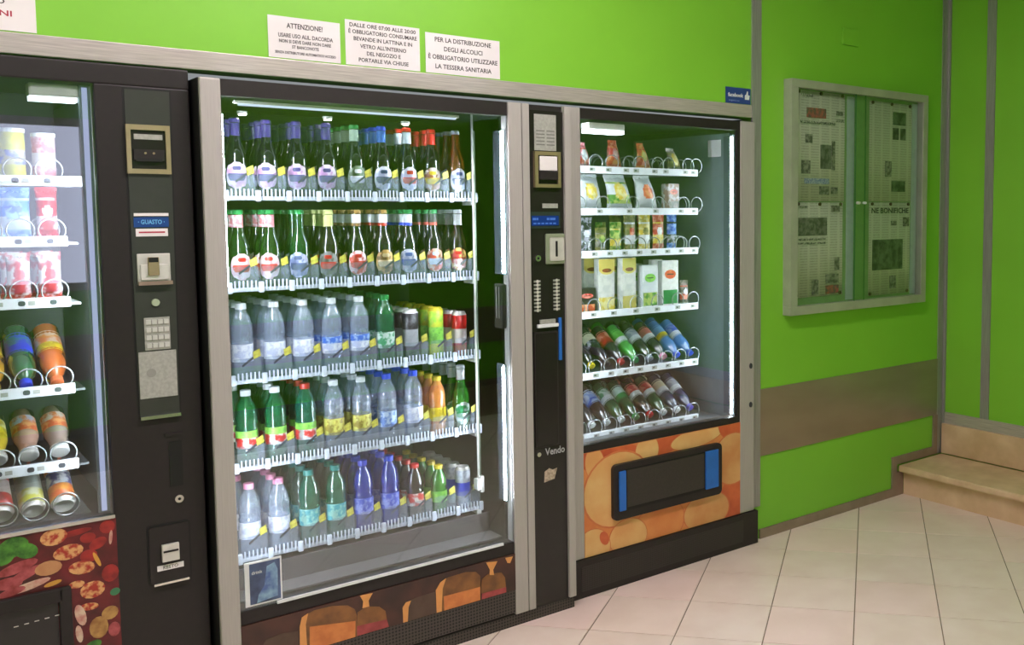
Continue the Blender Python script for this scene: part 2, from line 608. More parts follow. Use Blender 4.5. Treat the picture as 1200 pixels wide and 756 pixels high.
# payment panel
pay = part('payment_panel', B(BLACK_DEEP).poly([(-.774, 1.792), (-.657, 1.792), (-.665, .895), (-.771, .895)], G - .001, G + .002), m1)
part('panel_face', B(mat('panel_dark_green', (58, 60, 54), .35)).poly([(-.769, 1.787), (-.662, 1.787), (-.669, .902), (-.766, .902)], G - .003, G), pay)
nr = B(GOLD)
nr.box(-.771, -.666, G - .012, G - .003, 1.68, 1.694).box(-.771, -.666, G - .012, G - .003, 1.563, 1.576)
nr.box(-.771, -.760, G - .012, G - .003, 1.576, 1.68).box(-.677, -.666, G - .012, G - .003, 1.576, 1.68)
nr.box(-.760, -.677, G - .006, G - .003, 1.576, 1.68, BLACK_GLOSS).box(-.752, -.684, G - .008, G - .006, 1.655, 1.669, PLATE)
nr.box(-.755, -.682, G - .016, G - .006, 1.60, 1.628, BLACK).box(-.750, -.688, G - .017, G - .0155, 1.596, 1.604, BLACK_DEEP)
nr.disc(-.728, 1.618, .003, .003, G - .018, G - .016, GOLD, 8).disc(-.708, 1.618, .003, .003, G - .018, G - .016, GOLD, 8)
part('note_reader', nr, pay)
dp = part('display', B(BLUE_LABEL).box(-.761, -.677, G - .006, G - .003, 1.419, 1.446).box(-.760, -.677, G - .007, G - .003, 1.449, 1.457, PAPER)
          .box(-.757, -.680, G - .006, G - .003, 1.394, 1.415, PAPER).box(-.750, -.687, G - .0065, G - .006, 1.403, 1.407, RED_INK), pay)
text(pay, '· GUASTO ·', -.719, G - .0065, 1.4325, .0165, mat('pale_blue_ink', (120, 190, 240), .5), bold=.0004, width=.064)
cs = B(CHROME_SOFT)
cs.box(-.758, -.678, G - .010, G - .003, 1.262, 1.347, bev=.002).box(-.752, -.682, G - .018, G - .010, 1.276, 1.318, CHROME_SOFT, bev=.002)
cs.box(-.735, -.708, G - .024, G - .018, 1.288, 1.338, GOLD, bev=.002).box(-.733, -.710, G - .0245, G - .0235, 1.324, 1.337, BLACK_DEEP).box(-.758, -.676, G - .020, G - .010, 1.262, 1.272, TAUPE)
part('coin_slot', cs, pay)
part('return_button', B(mat('pale_green_button', (176, 190, 160), .4)).disc(-.7175, 1.213, .010, .010, G - .009, G - .003), pay)
kp = part('keypad', B(PLATE).box(-.747, -.685, G - .006, G - .003, 1.083, 1.172), pay)
kb = B(mat('keypad_key', (206, 206, 200), .4))
kb.box(-.006, .006, -.003, 0, -.0065, .0065, bev=.001)
kbm = kb.mesh('key')
for r in range(4):
    for c in range(4):
        inst('key', kbm, pay, (-.7375 + c * .0145, G - .006, 1.16 - r * .0215))
part('info_plate', B(PLATE).box(-.764, -.672, G - .005, G - .003, .950, 1.079, bev=.001).disc(-.735, 1.02, .012, .012, G - .0056, G - .005, mat('worn_grey', (150, 150, 142), .6), 14), pay)
part('panel_lip', B(CHROME).box(-.766, -.668, G - .012, G - .001, .893, .902), pay)
part('card_slot', B(BLACK_DEEP).box(-.700, -.667, G - .002, G + .002, .694, .822).box(-.708, -.664, G - .004, G, .838, .846, BLACK), m1)
part('door_lock', B(CHROME).disc(-.680, .658, .011, .011, G - .008, G + .002).disc(-.680, .658, .004, .004, G - .009, G - .008, BLACK_DEEP, 8), m1)
cr = part('coin_return', B(BLACK_DEEP).rrect(-.764, -.655, .424, .594, .008, G - .002, G + .001).rrect(-.759, -.660, .430, .588, .006, G - .005, G - .002, BLACK), m1)
part('return_flap', B(CHROME_SOFT).box(-.730, -.687, G - .016, G - .005, .488, .537, bev=.002).box(-.727, -.690, G - .018, G - .016, .515, .520, BLACK), cr)
part('return_label', B(PAPER).box(-.742, -.676, G - .007, G - .005, .463, .478), cr)
text(cr, 'RESTO', -.709, G - .0072, .4705, .013, INK)
part('return_lip', B(CHROME).box(-.752, -.664, G - .012, G - .002, .424, .430), cr)

# printed food collage and the delivery hatch
art1 = part('food_print', B(mat('dark_red_print', (120, 34, 40), .4, 0, (70, 26, 26), 14, detail=4)).box(-1.45, -.834, G, G + .02, .15, .636), m1)
FOOD = {
    'leaf': mat('print_leaf', (96, 160, 60), .4, 0, (48, 96, 34), 40), 'pizza': mat('print_pizza', (226, 168, 112), .4, 0, (176, 52, 40), 60, lo=.42, hi=.56),
    'tan': mat('print_tan', (206, 150, 104), .4, 0, (190, 128, 88), 30), 'tomato': mat('print_tomato', (176, 50, 46), .4, 0, (132, 36, 36), 30),
    'yellow': mat('print_yellow', (222, 160, 66), .4), 'meat': mat('print_meat', (190, 92, 96), .4, 0, (140, 50, 52), 40), 'bread': mat('print_bread', (196, 150, 86), .4, 0, (150, 100, 56), 40),
    'mint': mat('print_mint', (64, 130, 88), .4), 'cream': mat('print_cream', (222, 196, 172), .4, 0, (200, 130, 120), 50)}
food_items = [
    ('leaf', -1.062, .607, .034, .026, .3), ('leaf', -1.035, .592, .026, .020, -.4), ('leaf', -1.085, .583, .024, .018, .2), ('leaf', -1.12, .60, .03, .02, 0),
    ('meat', -1.055, .552, .045, .014, .25), ('meat', -1.04, .53, .040, .012, .4), ('meat', -1.075, .515, .03, .016, 0), ('cream', -1.035, .498, .05, .010, .2), ('meat', -1.07, .492, .03, .01, .2), ('yellow', -.982, .492, .02, .006, .2),
    ('tomato', -.90, .595, .018, .014, 0), ('tomato', -.878, .575, .022, .014, .5), ('tomato', -.853, .487, .020, .024, 0), ('tomato', -.90, .545, .020, .018, 0), ('tomato', -.93, .615, .04, .008, .1), ('tomato', -.855, .615, .018, .018, 0),
    ('yellow', -.882, .532, .005, .022, .35), ('cream', -.848, .585, .004, .020, -.1), ('mint', -.844, .433, .012, .010, .3),
    ('pizza', -.975, .614, .030, .022, .1), ('pizza', -.945, .567, .034, .020, .1), ('tan', -.990, .535, .030, .019, .05), ('pizza', -.917, .518, .030, .018, -.1), ('pizza', -.895, .452, .029, .023, .1), ('pizza', -.93, .475, .018, .010, 0), ('pizza', -.905, .408, .022, .010, -.1),
    ('bread', -.858, .378, .020, .018, .4), ('cream', -.925, .39, .012, .03, .2), ('bread', -.885, .345, .022, .03, 0), ('cream', -.93, .34, .008, .024, .1), ('meat', -.85, .33, .014, .02, 0), ('leaf', -.90, .30, .02, .012, .3),
    ('pizza', -1.14, .56, .03, .02, .1), ('tomato', -1.18, .60, .02, .02, 0), ('pizza', -1.22, .55, .04, .022, .1), ('leaf', -1.28, .6, .04, .02, .2), ('pizza', -1.36, .56, .04, .03, .1), ('tomato', -1.41, .6, .02, .02, 0), ('tan', -1.30, .52, .03, .016, .1)]
for k, (fm, x, z, rx, rz, ro) in enumerate(food_items):
    part('printed_' + {'leaf': 'leaf', 'pizza': 'canape', 'tan': 'patty', 'tomato': 'tomato', 'yellow': 'pepper', 'meat': 'ham', 'bread': 'bread', 'mint': 'mint_leaf', 'cream': 'cheese'}[fm],
         B(FOOD[fm]).disc(x, z, rx, rz, G - .0006 - .00003 * k, G, None, 14, ro), art1)
hatch1 = part('delivery_hatch', B(BLACK).box(-1.40, -.962, G - .014, G + .02, .441, .478, bev=.004).box(-.972, -.944, G - .014, G + .02, .16, .478, bev=.004).box(-1.40, -1.37, G - .014, G + .02, .16, .478, bev=.004).box(-1.37, -.972, G - .014, G + .02, .16, .19, bev=.004), m1)
part('flap', B(mat('hatch_flap', (46, 42, 42), .4)).box(-1.37, -.974, G - .004, G - .001, .19, .441), hatch1)
for k in range(5):
    part('flap_scratch', B(CHROME_SOFT).box(-1.07 + k * .022, -1.06 + k * .022, G - .0048, G - .004, .400 + k * .0012, .4022 + k * .0012), hatch1)

# shelves of machine 1
COIL1, COIL1F = coil_mesh(.031), coil_mesh(.031, turns=1)
M1X = [-1.35, -1.28, -1.21, -1.14, -1.069, -.999, -.929]
M1Z = [1.545, 1.384, 1.220, .982, .773, .630]
for k, z in enumerate(M1Z):
    tilt = k >= 3
    xr = -.838 if k == 0 else -.868
    b = B(WHITE_PL if k < 3 else DARK_IN).box(-1.43, xr, .112, .50, z - .012, z - .006)
    sh = part('shelf', b, m1)
    if k < 5:
        part('price_rail', B(RAIL).box(-1.43, -.838 if k == 0 else -.893, .098, .112, z - .016, z + .012, bev=.002), sh)
        for x in M1X:
            part('price_tag', B(TAG_DARK).rrect(x - .012, x + .004, z - .008, z + .005, .005, .0965, .098).box(x + .010, x + .026, .0968, .098, z - .007, z + .004, PLATE), sh)
    for x in M1X[-3:]:
        inst('coil', COIL1F if tilt else COIL1, sh, (x + .004, .120, z + .0275))

# ------------------------------------------------------------------ machine 2: drinks, grey pillars
F = -.09
m2 = empty('vending_machine', (0, .3, 0), 'wide drinks vending machine with grey pillars, five shelves of bottles and theatre seat print', 'vending machine', 'vending machines along the wall')
part('cabinet', cab(B(DARK_IN), -.592, .362, F + .07, .74, .05, 1.826, .012, DARK_IN).box(-.58, .58, 0, .68, 0, .05, BLACK_DEEP).box(.362, .595, F + .05, .74, .05, 1.826, BLACK), m2)
part('side_panel', B(BLACK_DEEP).box(-.602, -.594, F + .012, .74, .045, 1.828), m2)
part('pillar', B(PILLAR).box(-.600, -.546, F, F + .05, .045, 1.829, bev=.005), m2)
part('pillar', B(PILLAR).box(.350, .4005, F, F + .05, .045, 1.829, bev=.002), m2)
part('pillar', B(PILLAR).box(.4035, .431, F, F + .05, .045, 1.829, bev=.002), m2)
part('pillar', B(PILLAR).box(.574, .602, F, F + .05, .045, 1.829, bev=.002), m2)
part('top_bar', B(BLACK).box(-.546, .350, F + .008, F + .05, 1.784, 1.829).box(.431, .574, F + .02, F + .05, 1.81, 1.829), m2)
part('bottom_bar', B(BLACK).box(-.546, .350, F + .006, F + .05, .264, .306, bev=.003), m2)
part('glass_pane', B(GLASS).box(-.546, .350, F + .010, F + .015, .306, 1.784), m2)
part('glass_rail', B(WHITE_PL).box(-.445, .304, F - .002, F + .006, .306, .314), m2)
part('grille', B(GRILLE).box(-.546, .350, F + .004, F + .03, .052, .135), m2)
part('kick_plate', B(GRILLE).box(-.598, .60, F + .012, F + .03, .0, .040).box(-.598, .60, F + .012, F + .03, .040, .045, BLACK_DEEP), m2)
part('inner_floor', B(mat('inner_floor', (92, 88, 90), .35)).box(-.54, .35, .0, .70, .298, .304), m2)
part('delivery_ramp', B(mat('inner_ramp', (84, 80, 82), .3)).box(-.54, .349, .09, .10, .304, .372), m2)
part('inner_wall', B(DARK_IN).box(.350, .356, -.02, .70, .31, 1.78), m2)
led_strip(m2, .350, -.068, .006, 1.243, 1.735, -1, LED_BRIGHT)
led_strip(m2, .350, -.050, .006, .442, .928, -1, LED_BRIGHT)
led_strip(m2, -.546, -.068, .006, 1.243, 1.735, 1, LED_BRIGHT)
led_strip(m2, -.546, -.050, .006, .442, .928, 1, LED_BRIGHT)
part('door_handle', B(BLACK).box(.330, .349, -.06, -.005, 1.055, 1.21, bev=.006).box(.3285, .331, -.044, -.041, 1.09, 1.20, PILLAR).box(.3285, .331, -.026, -.023, 1.09, 1.20, PILLAR), m2)
part('lift_rod', B(CHROME_SOFT).tube([(.298, .07, .50), (.298, .07, 1.80)], .004, 8), m2)
part('lift_rod', B(mat('lift_rod_dull', (120, 130, 110), .4, .3)).tube([(.313, .085, .50), (.313, .085, 1.74)], .003, 8), m2)
part('lift_foot', B(CHROME_SOFT).box(.286, .304, .055, .085, .47, .51, bev=.004).box(.306, .322, .07, .10, .455, .515, PILLAR, bev=.004), m2)
lt = part('top_light', B(CHROME_SOFT).box(-.50, .19, -.05, -.03, 1.768, 1.776), m2)
part('light_tube', B(emit('tube_glow', (220, 232, 255), 1.2)).box(-.49, .18, -.047, -.040, 1.762, 1.768), lt)
for x in (-.425, -.168, .093):  # small glowing discs standing in for LED glints near the cabinet top
    part('spot_glint', B(CHROME_SOFT).lathe([(0, 0), (.015, .0), (.015, .010), (0, .010)], 14, c=(x, .15, 1.755)).lathe([(0, 0), (.010, 0), (.010, .002), (0, .002)], 12, emit('spot_glow', (255, 250, 240), 60), c=(x, .15, 1.7525)), m2)

# theatre seat print
art2 = part('seat_print', B(mat('print_maroon', (84, 50, 42), .4, 0, (58, 38, 34), 10)).box(-.546, .350, F + .002, F + .03, .135, .264), m2)
SEATC = {'b': mat('print_seat_brown', (150, 98, 52), .4, 0, (110, 72, 44), 18), 'o': mat('print_seat_orange', (222, 136, 74), .4, 0, (204, 116, 62), 30), 'p': mat('print_seat_pink', (178, 76, 76), .4, 0, (150, 60, 62), 30),
         'e': mat('print_seat_edge', (232, 160, 92), .4), 'd': mat('print_seat_dark', (92, 70, 58), .4, 0, (80, 58, 48), 20)}
seat_shapes = [
    ('seat', 'd', [(-.50, .136), (-.488, .194), (-.48, .207), (-.437, .212), (-.388, .205), (-.389, .136)]),
    ('seat', 'b', [(-.386, .136), (-.384, .217), (-.377, .244), (-.341, .256), (-.285, .254), (-.239, .243), (-.217, .225), (-.211, .202), (-.212, .136)]),
    ('seat_panel', 'o', [(-.357, .136), (-.355, .209), (-.216, .187), (-.218, .136)]),
    ('seat_edge', 'e', [(-.386, .136), (-.384, .217), (-.377, .244), (-.358, .252), (-.366, .22), (-.364, .136)]),
    ('seat', 'b', [(-.211, .166), (-.209, .212), (-.179, .223), (-.139, .211), (-.12, .192), (-.115, .157)]),
    ('seat_panel', 'p', [(-.212, .169), (-.116, .163), (-.110, .137), (-.212, .137)]),
    ('seat_lamp', 'e', [(-.2, .2635), (-.159, .261), (-.173, .24), (-.171, .221), (-.193, .221), (-.19, .242)]),
    ('seat', 'd', [(-.062, .136), (-.063, .187), (-.051, .201), (-.01, .207), (.049, .208), (.053, .136)]),
    ('seat_edge', 'e', [(-.062, .136), (-.063, .187), (-.051, .201), (-.034, .202), (-.043, .182), (-.047, .136)]),
    ('seat', 'b', [(.053, .136), (.052, .213), (.068, .235), (.095, .245), (.16, .247), (.198, .238), (.214, .22), (.212, .136)]),
    ('seat_edge', 'e', [(.053, .136), (.052, .213), (.068, .235), (.089, .244), (.076, .212), (.071, .136)]),
    ('seat_panel', 'o', [(.079, .185), (.213, .182), (.212, .136), (.08, .136)]),
    ('seat', 'b', [(.216, .175), (.22, .207), (.243, .219), (.295, .211), (.308, .19), (.311, .155), (.216, .157)]),
    ('seat_panel', 'p', [(.219, .156), (.312, .155), (.312, .136), (.218, .136)]),
    ('seat_lamp', 'e', [(.237, .261), (.28, .255), (.263, .229), (.266, .21), (.249, .214), (.251, .232)]),
    ('seat_lamp', 'e', [(.311, .259), (.34, .257), (.329, .236), (.319, .239)])]
for k, (nm, c, pts) in enumerate(seat_shapes):
    part('printed_' + nm, B(SEATC[c]).poly(pts, F + .0012 - .00005 * k, F + .003), art2)

# advert card inside the glass
card = part('advert_card', B(WHITE_PL).box(-.531, -.428, F + .006, F + .0098, .315, .446, bev=.001).box(-.518, -.433, F + .005, F + .006, .320, .440, mat('card_blue', (92, 110, 150), .4, 0, (60, 66, 92), 16, detail=4)), m2)
part('printed_splash', B(mat('card_splash', (150, 186, 210), .4, 0, (88, 112, 170), 30)).poly([(-.470, .425), (-.448, .432), (-.440, .41), (-.442, .33), (-.50, .322), (-.495, .345), (-.478, .37)], F + .0042, F + .005), card)
text(card, 'drink', -.498, F + .0044, .413, .014, WHITE_PL)

# payment column of machine 2
pay2 = part('payment_panel', B(BLACK_GLOSS).box(.431, .574, F + .012, F + .05, .045, 1.81), m2)
part('instruction_label', B(PLATE).box(.457, .545, F + .010, F + .012, 1.672, 1.797), pay2)
for r in range(5):
    part('instruction_line', B(mat('grey_print', (120, 120, 114), .7)).box(.464, .498, F + .0094, F + .010, 1.69 + r * .012, 1.694 + r * .012).box(.506, .538, F + .0094, F + .010, 1.69 + r * .012, 1.694 + r * .012), pay2)
nr2 = B(GOLD)
nr2.box(.451, .556, F - .002, F + .012, 1.655, 1.668).box(.451, .556, F - .002, F + .012, 1.543, 1.555).box(.451, .464, F - .002, F + .012, 1.555, 1.655).box(.544, .556, F - .002, F + .012, 1.555, 1.655)
nr2.box(.464, .544, F + .004, F + .012, 1.555, 1.655, BLACK_GLOSS).box(.470, .540, F - .004, F + .004, 1.602, 1.652, PAPER, bev=.002).box(.468, .541, F - .008, F + .004, 1.57, 1.60, BLACK, bev=.003)
part('note_reader', nr2, pay2)
part('coin_label', B(PLATE).box(.486, .548, F + .009, F + .012, 1.471, 1.487), pay2)
d2 = part('display', B(mat('display_glass', (52, 62, 60), .12)).box(.436, .556, F + .008, F + .012, 1.400, 1.458).box(.440, .549, F + .006, F + .008, 1.41, 1.444, emit('display_blue', (36, 70, 140), .7)), pay2)
seg = B(emit('display_text', (84, 130, 214), .8))
for x, wd in ((.443, .014), (.459, .006), (.500, .010), (.513, .022)):
    seg.box(x, x + wd, F + .0052, F + .006, 1.429, 1.437)
for x in (.446, .462, .478, .494, .510, .526):
    seg.box(x, x + .011, F + .0052, F + .006, 1.415, 1.420)
part('display_segment', seg, pay2, kind='stuff')
cp = B(mat('coin_plate', (168, 176, 150), .3, .4))
cp.box(.493, .572, F + .002, F + .012, 1.273, 1.381, bev=.006).box(.508, .566, F - .001, F + .004, 1.285, 1.368, CHROME_SOFT, bev=.006).box(.530, .538, F - .003, F, 1.30, 1.355, BLACK_DEEP)
part('coin_slot', cp, pay2)
part('door_lock', B(CHROME).disc(.460, 1.296, .011, .011, F, F + .012).disc(.460, 1.296, .004, .004, F - .001, F, BLACK_DEEP, 8), pay2)
bt = B(PLATE).box(-.013, .013, -.003, 0, -.0035, .0035, bev=.001).disc(0, .0, .005, .006, -.005, -.003, CHROME_SOFT, 10).mesh('select_button')
for cx in (.460, .539):
    for r in range(9):
        inst('select_button', bt, pay2, (cx, F + .012, 1.112 + r * .0128))
part('coin_return', B(WHITE_PL).box(.456, .541, F + .0, F + .012, 1.050, 1.062, bev=.002).box(.467, .530, F + .004, F + .012, 1.062, 1.078, PLATE, bev=.002), pay2)
part('blue_edge', B(BLUE_GRIP).box(.545, .556, F + .006, F + .012, .927, 1.08), pay2, label='blue edge strip of the delivery door')
part('delivery_door', B(BLACK).rrect(.443, .541, .62, 1.035, .006, F + .008, F + .012).rrect(.449, .535, .626, 1.029, .005, F + .006, F + .009, BLACK_GLOSS), pay2)
text(pay2, 'Vendo', .525, F + .0105, .600, .036, mat('silver_ink', (186, 184, 190), .5), bold=.0006, width=.082)
part('door_lock', B(CHROME).disc(.455, .598, .008, .008, F + .004, F + .012), pay2)
part('warning_label', B(mat('buff_label', (206, 188, 166), .7, 0, (150, 130, 112), 90)).poly([(.478, .492), (.520, .498), (.532, .536), (.515, .532), (.500, .54), (.480, .53)], F + .010, F + .012), pay2)

# shelves of machine 2
SHX = [-.447 + .0905 * i for i in range(9)]
SHZ = [1.503, 1.226, .945, .676, .393]
SY = .115
YEL = mat('flag_yellow', (206, 200, 84), .5, 0, (170, 156, 60), 120)
FLAG = B(YEL)
FLAG.poly([(.010, .088), (.030, .098), (.033, .074), (.012, .066)], -.001, 0)
FLAG.poly([(-.022, .050), (.010, .074), (.013, .068), (-.020, .044)], -.001, 0, TAG_DARK)
FLAG.poly([(.012, .064), (.032, .072), (.034, .020), (.012, .018)], -.0006, 0, PLASTIC_CLEAR)
FLAG = FLAG.mesh('column_flag')
COMB = B(mat('comb_plastic', (206, 211, 224), .5))
for k in range(6):
    x = -.030 + k * .012
    COMB.box(x - .0018, x + .0018, -.004, 0, -.004, .026)
COMB = COMB.mesh('front_comb')
DIV = B(PLASTIC_CLEAR)
DIV.box(-.001, .001, .004, .42, .0, .062)
DIV.box(-.008, .008, -.006, .004, -.014, .020, mat('comb_plastic', (206, 211, 224)), bev=.004)
DIV = DIV.mesh('divider')
GUARD = B(PLASTIC_CLEAR).box(-.040, .040, -.002, 0, .0, .066).mesh('front_guard')
for z in SHZ:
    sh = part('shelf', B(mat('shelf_tray', (128, 134, 140), .5)).box(-.50, .322, SY, .62, z - .006, z), m2)
    part('shelf_front', B(mat('comb_plastic', (206, 211, 224))).box(-.50, .318, SY - .012, SY - .001, z - .008, z + .004, mat('comb_plastic', (206, 211, 224)), bev=.002), sh)
    part('shelf_bracket', B(CHROME_SOFT).box(.304, .322, SY - .02, SY + .05, z - .022, z - .007, bev=.003), sh)
    for i, x in enumerate(SHX):
        inst('front_comb', COMB, sh, (x, SY - .013, z))
        inst('front_guard', GUARD, sh, (x, SY - .0085, z + .003))
        inst('column_flag', FLAG, sh, (x + .004, SY - .0125, z))
    for i in range(10):
        inst('divider', DIV, sh, (SHX[0] - .04525 + .0905 * i, SY - .014, z + .002))

# ------------------------------------------------------------------ machine 3: snacks, grey pillars, orange print
E3 = -.025
m3 = empty('vending_machine', (1.1, .3, 0), 'snack vending machine at the right end with orange fruit print below its glass', 'vending machine', 'vending machines along the wall')
part('cabinet', cab(B(DARK_IN), .612, 1.570, E3 + .055, .74, .13, 1.836, .012, DARK_IN).box(.64, 1.56, .0, .70, 0, .13, BLACK_DEEP), m3)
part('pillar', B(PILLAR).box(.608, .684, E3, E3 + .05, .148, 1.838, bev=.003), m3)
part('pillar', B(PILLAR).box(1.493, 1.576, E3, E3 + .05, .148, 1.838, bev=.003), m3)
part('top_bar', B(BLACK).box(.684, 1.493, E3 + .004, E3 + .05, 1.800, 1.838), m3)
part('side_bar', B(BLACK).box(1.476, 1.493, E3 + .004, E3 + .05, .55, 1.800), m3)
part('glass_ledge', B(BLACK).box(.684, 1.476, E3 + .002, E3 + .05, .551, .580, bev=.003), m3)
part('glass_pane', B(GLASS).box(.684, 1.476, E3 + .010, E3 + .015, .580, 1.800), m3)
part('plinth', B(BLACK).box(.606, 1.590, E3 - .012, E3 + .03, 0, .146, bev=.003).box(.66, 1.50, E3 - .0126, E3 - .012, .025, .122, GRILLE_FINE), m3)
part('inner_floor', B(mat('inner_floor_grey', (96, 100, 106), .4)).box(.69, 1.475, .03, .70, .560, .566), m3)
part('inner_wall', B(GREY_IN).box(1.475, 1.481, .03, .70, .566, 1.79), m3)
part('rating_sticker', B(PAPER).box(1.4735, 1.475, .080, .162, 1.693, 1.765), m3)
led_strip(m3, 1.475, -.006, .058, .582, 1.78)
led_strip(m3, .690, -.006, .058, .582, 1.78, 1)
lb3 = part('lamp_box', B(CHROME_SOFT).box(.735, .90, -.008, .05, 1.765, 1.79, bev=.004), m3)
part('lamp_cover', B(emit('lamp_cover_3', (235, 245, 255), 9)).box(.738, .897, -.006, .045, 1.752, 1.765), lb3)
for z in (.79, .62):
    part('door_lock', B(TAG_DARK).disc(1.553, z, .008, .012, E3 - .004, E3), m3)
FR_O = mat('fruit_orange', (232, 150, 88), .4, 0, (222, 128, 70), 9, detail=4)
FR_P = mat('fruit_pale', (236, 190, 124), .4, 0, (228, 164, 100), 8, detail=4)
FR_R = mat('fruit_red', (222, 112, 66), .4, 0, (196, 84, 50), 10, detail=4)
FR_T = mat('fruit_tan', (226, 172, 112), .4, 0, (214, 146, 88), 9, detail=4)
FR_E = mat('fruit_edge', (220, 130, 78), .4, 0, (212, 112, 66), 14)
art3 = part('fruit_print', B(FR_O).box(.684, 1.493, E3 + .001, E3 + .03, .148, .551), m3)
slices = [(.80, .52, .15, .05, 0, FR_R), (.735, .50, .045, .07, .2, FR_P), (1.08, .53, .10, .05, .3, FR_R), (.985, .51, .06, .065, -.2, FR_P), (1.25, .525, .15, .042, .1, FR_P), (1.45, .535, .09, .06, -.4, FR_R),
          (1.05, .20, .13, .10, .1, FR_O), (1.46, .22, .09, .10, .3, FR_R), (1.30, .20, .13, .085, 0, FR_T), (1.45, .40, .12, .115, .1, FR_T),
          (.84, .385, .165, .15, .2, FR_P), (.89, .185, .095, .075, -.1, FR_P), (.72, .17, .085, .085, .1, FR_P), (.775, .205, .02, .03, .5, FR_R)]
for k, (x, z, rx, rz, ro, mm) in enumerate(slices):
    for e, m_ in ((1.0, FR_E), (.955, mm)):
        q = [Vector((x + rx * e * math.cos(a) * math.cos(ro) - rz * e * math.sin(a) * math.sin(ro), z + rx * e * math.cos(a) * math.sin(ro) + rz * e * math.sin(a) * math.cos(ro))) for a in [2 * PI * i_ / 28 for i_ in range(28)]]
        for nx, ny, d in ((1, 0, 1.492), (-1, 0, -.685), (0, 1, .550), (0, -1, -.149)):
            q = clip(q, nx, ny, d)
        y = E3 + .001 - .00008 * (k + 1) - (.00004 if e < 1 else 0)
        part('printed_slice' if e < 1 else 'printed_slice_edge', B(m_).poly([(p.x, p.y) for p in q], y, E3 + .002), art3)
h3 = part('delivery_hatch', B(BLACK).rrect(.808, 1.371, .266, .485, .020, E3 - .016, E3 + .002), m3)
part('hatch_recess', B(BLACK_DEEP).box(.866, 1.274, E3 - .0168, E3 - .016, .298, .462), h3)
part('flap', B(mat('hatch_flap_brown', (56, 50, 48), .4, 0, (50, 45, 43), 120)).poly([(.872, .310), (1.270, .310), (1.270, .456), (.872, .456)], E3 - .0185, E3 - .0165), h3)
part('grip', B(BLUE_GRIP).box(.833, .864, E3 - .024, E3 - .016, .302, .458, bev=.002), h3)
part('grip', B(BLUE_GRIP).box(1.276, 1.346, E3 - .024, E3 - .016, .302, .462, bev=.002), h3)

M3X = [.77 + .0735 * i for i in range(9)]
M3Z = [1.623, 1.460, 1.293, 1.055, .813, .571]
M3D = [.836, .995, 1.15, 1.305]
COIL_S, COIL_F = coil_mesh(.031), coil_mesh(.031, turns=1)
COLS3 = [[.755, .836, .914, 1.0, 1.05, 1.145, 1.204, 1.31, 1.355], [.755, .87, 1.015, 1.15, 1.285, 1.357], M3X, [.76, .835, .933, 1.044, 1.155, 1.265, 1.35], M3X, M3X]
for k, z in enumerate(M3Z):
    tilt = k >= 4
    b = B(mat('tray_grey', (150, 156, 162), .45)).box(.70, 1.372, .131, .52, z - .012, z - .006)
    sh = part('shelf', b, m3)
    part('price_rail', B(RAIL).box(.70, 1.376, .116, .130, z - .016, z + .012, bev=.002), sh)
    for x in COLS3[k]:
        part('price_tag', B(PLATE).box(x - .016, x + .010, .1145, .116, z - .008, z + .006).box(x - .012, x - .002, .114, .1146, z - .004, z + .003, TAG_DARK), sh)
        inst('coil', COIL_F if tilt else COIL_S, sh, (x + (.026 if k in (0, 1) else .012 if k < 4 else .006), .1335, z + .0275))

# ------------------------------------------------------------------ goods
CACHE = {}


def cached(key, fn):
    if key not in CACHE:
        CACHE[key] = fn()
    return CACHE[key]


def C(name, c, rough=.35, c2=None, scale=60):
    return mat('goods_' + name, c, rough, 0, c2, scale, .45, .55)


def pet(key, tint, body, fac, cap, lab=None, h=.235, r=.0325, lab2=None, l0=.056, l1=.110):
    def fn():
        k = h / .235
        mt = clear('pet_' + key.split('/')[0], tint, body, fac, 1.45, .16, 3.2, rim=min(.97, fac + .65))
        P = [(.0, .006), (.012, .004), (.026, 0), (r * .98, .006), (r, .014), (r * .95, .022), (r, .030), (r * .95, .038), (r, .046), (r * .97, .053), (r * .97, .113), (r, .118), (r * .90, .126), (r * .99, .138), (r, .150), (r * .96, .168), (r * .80, .188), (r * .55, .204), (.0135, .214), (.0130, .224)]
        bb_ = B(mt).lathe([(a, z * k) for a, z in P], 24, cap=False)
        for v in bb_.bm.verts:
            zz = v.co.z / k
            f = max(0.0, 1 - abs(zz - .160) / .036)
            s_ = 1 - .07 * f * (.5 + .5 * math.cos(8 * math.atan2(v.co.y, v.co.x)))
            v.co.x *= s_; v.co.y *= s_
        parts = [("body", bb_.mesh("body")),
                 ('cap', B(cap).lathe([(0, .2165 * k), (.0155, .2165 * k), (.0152, .2335 * k), (.0125, .235 * k), (0, .235 * k)], 14, smooth=False).mesh('cap'))]
        if lab:
            bb = B(lab).lathe([(r * .97 + .0006, l0 * k), (r * .97 + .0006, (l0 + (l1 - l0) * .6) * k, lab), (r * .97 + .0006, l1 * k, lab2 or lab)], 18, cap=False)
            parts.append(('label_wrap', bb.mesh('label_wrap')))
        return parts
    return cached(('pet', key, h), fn)


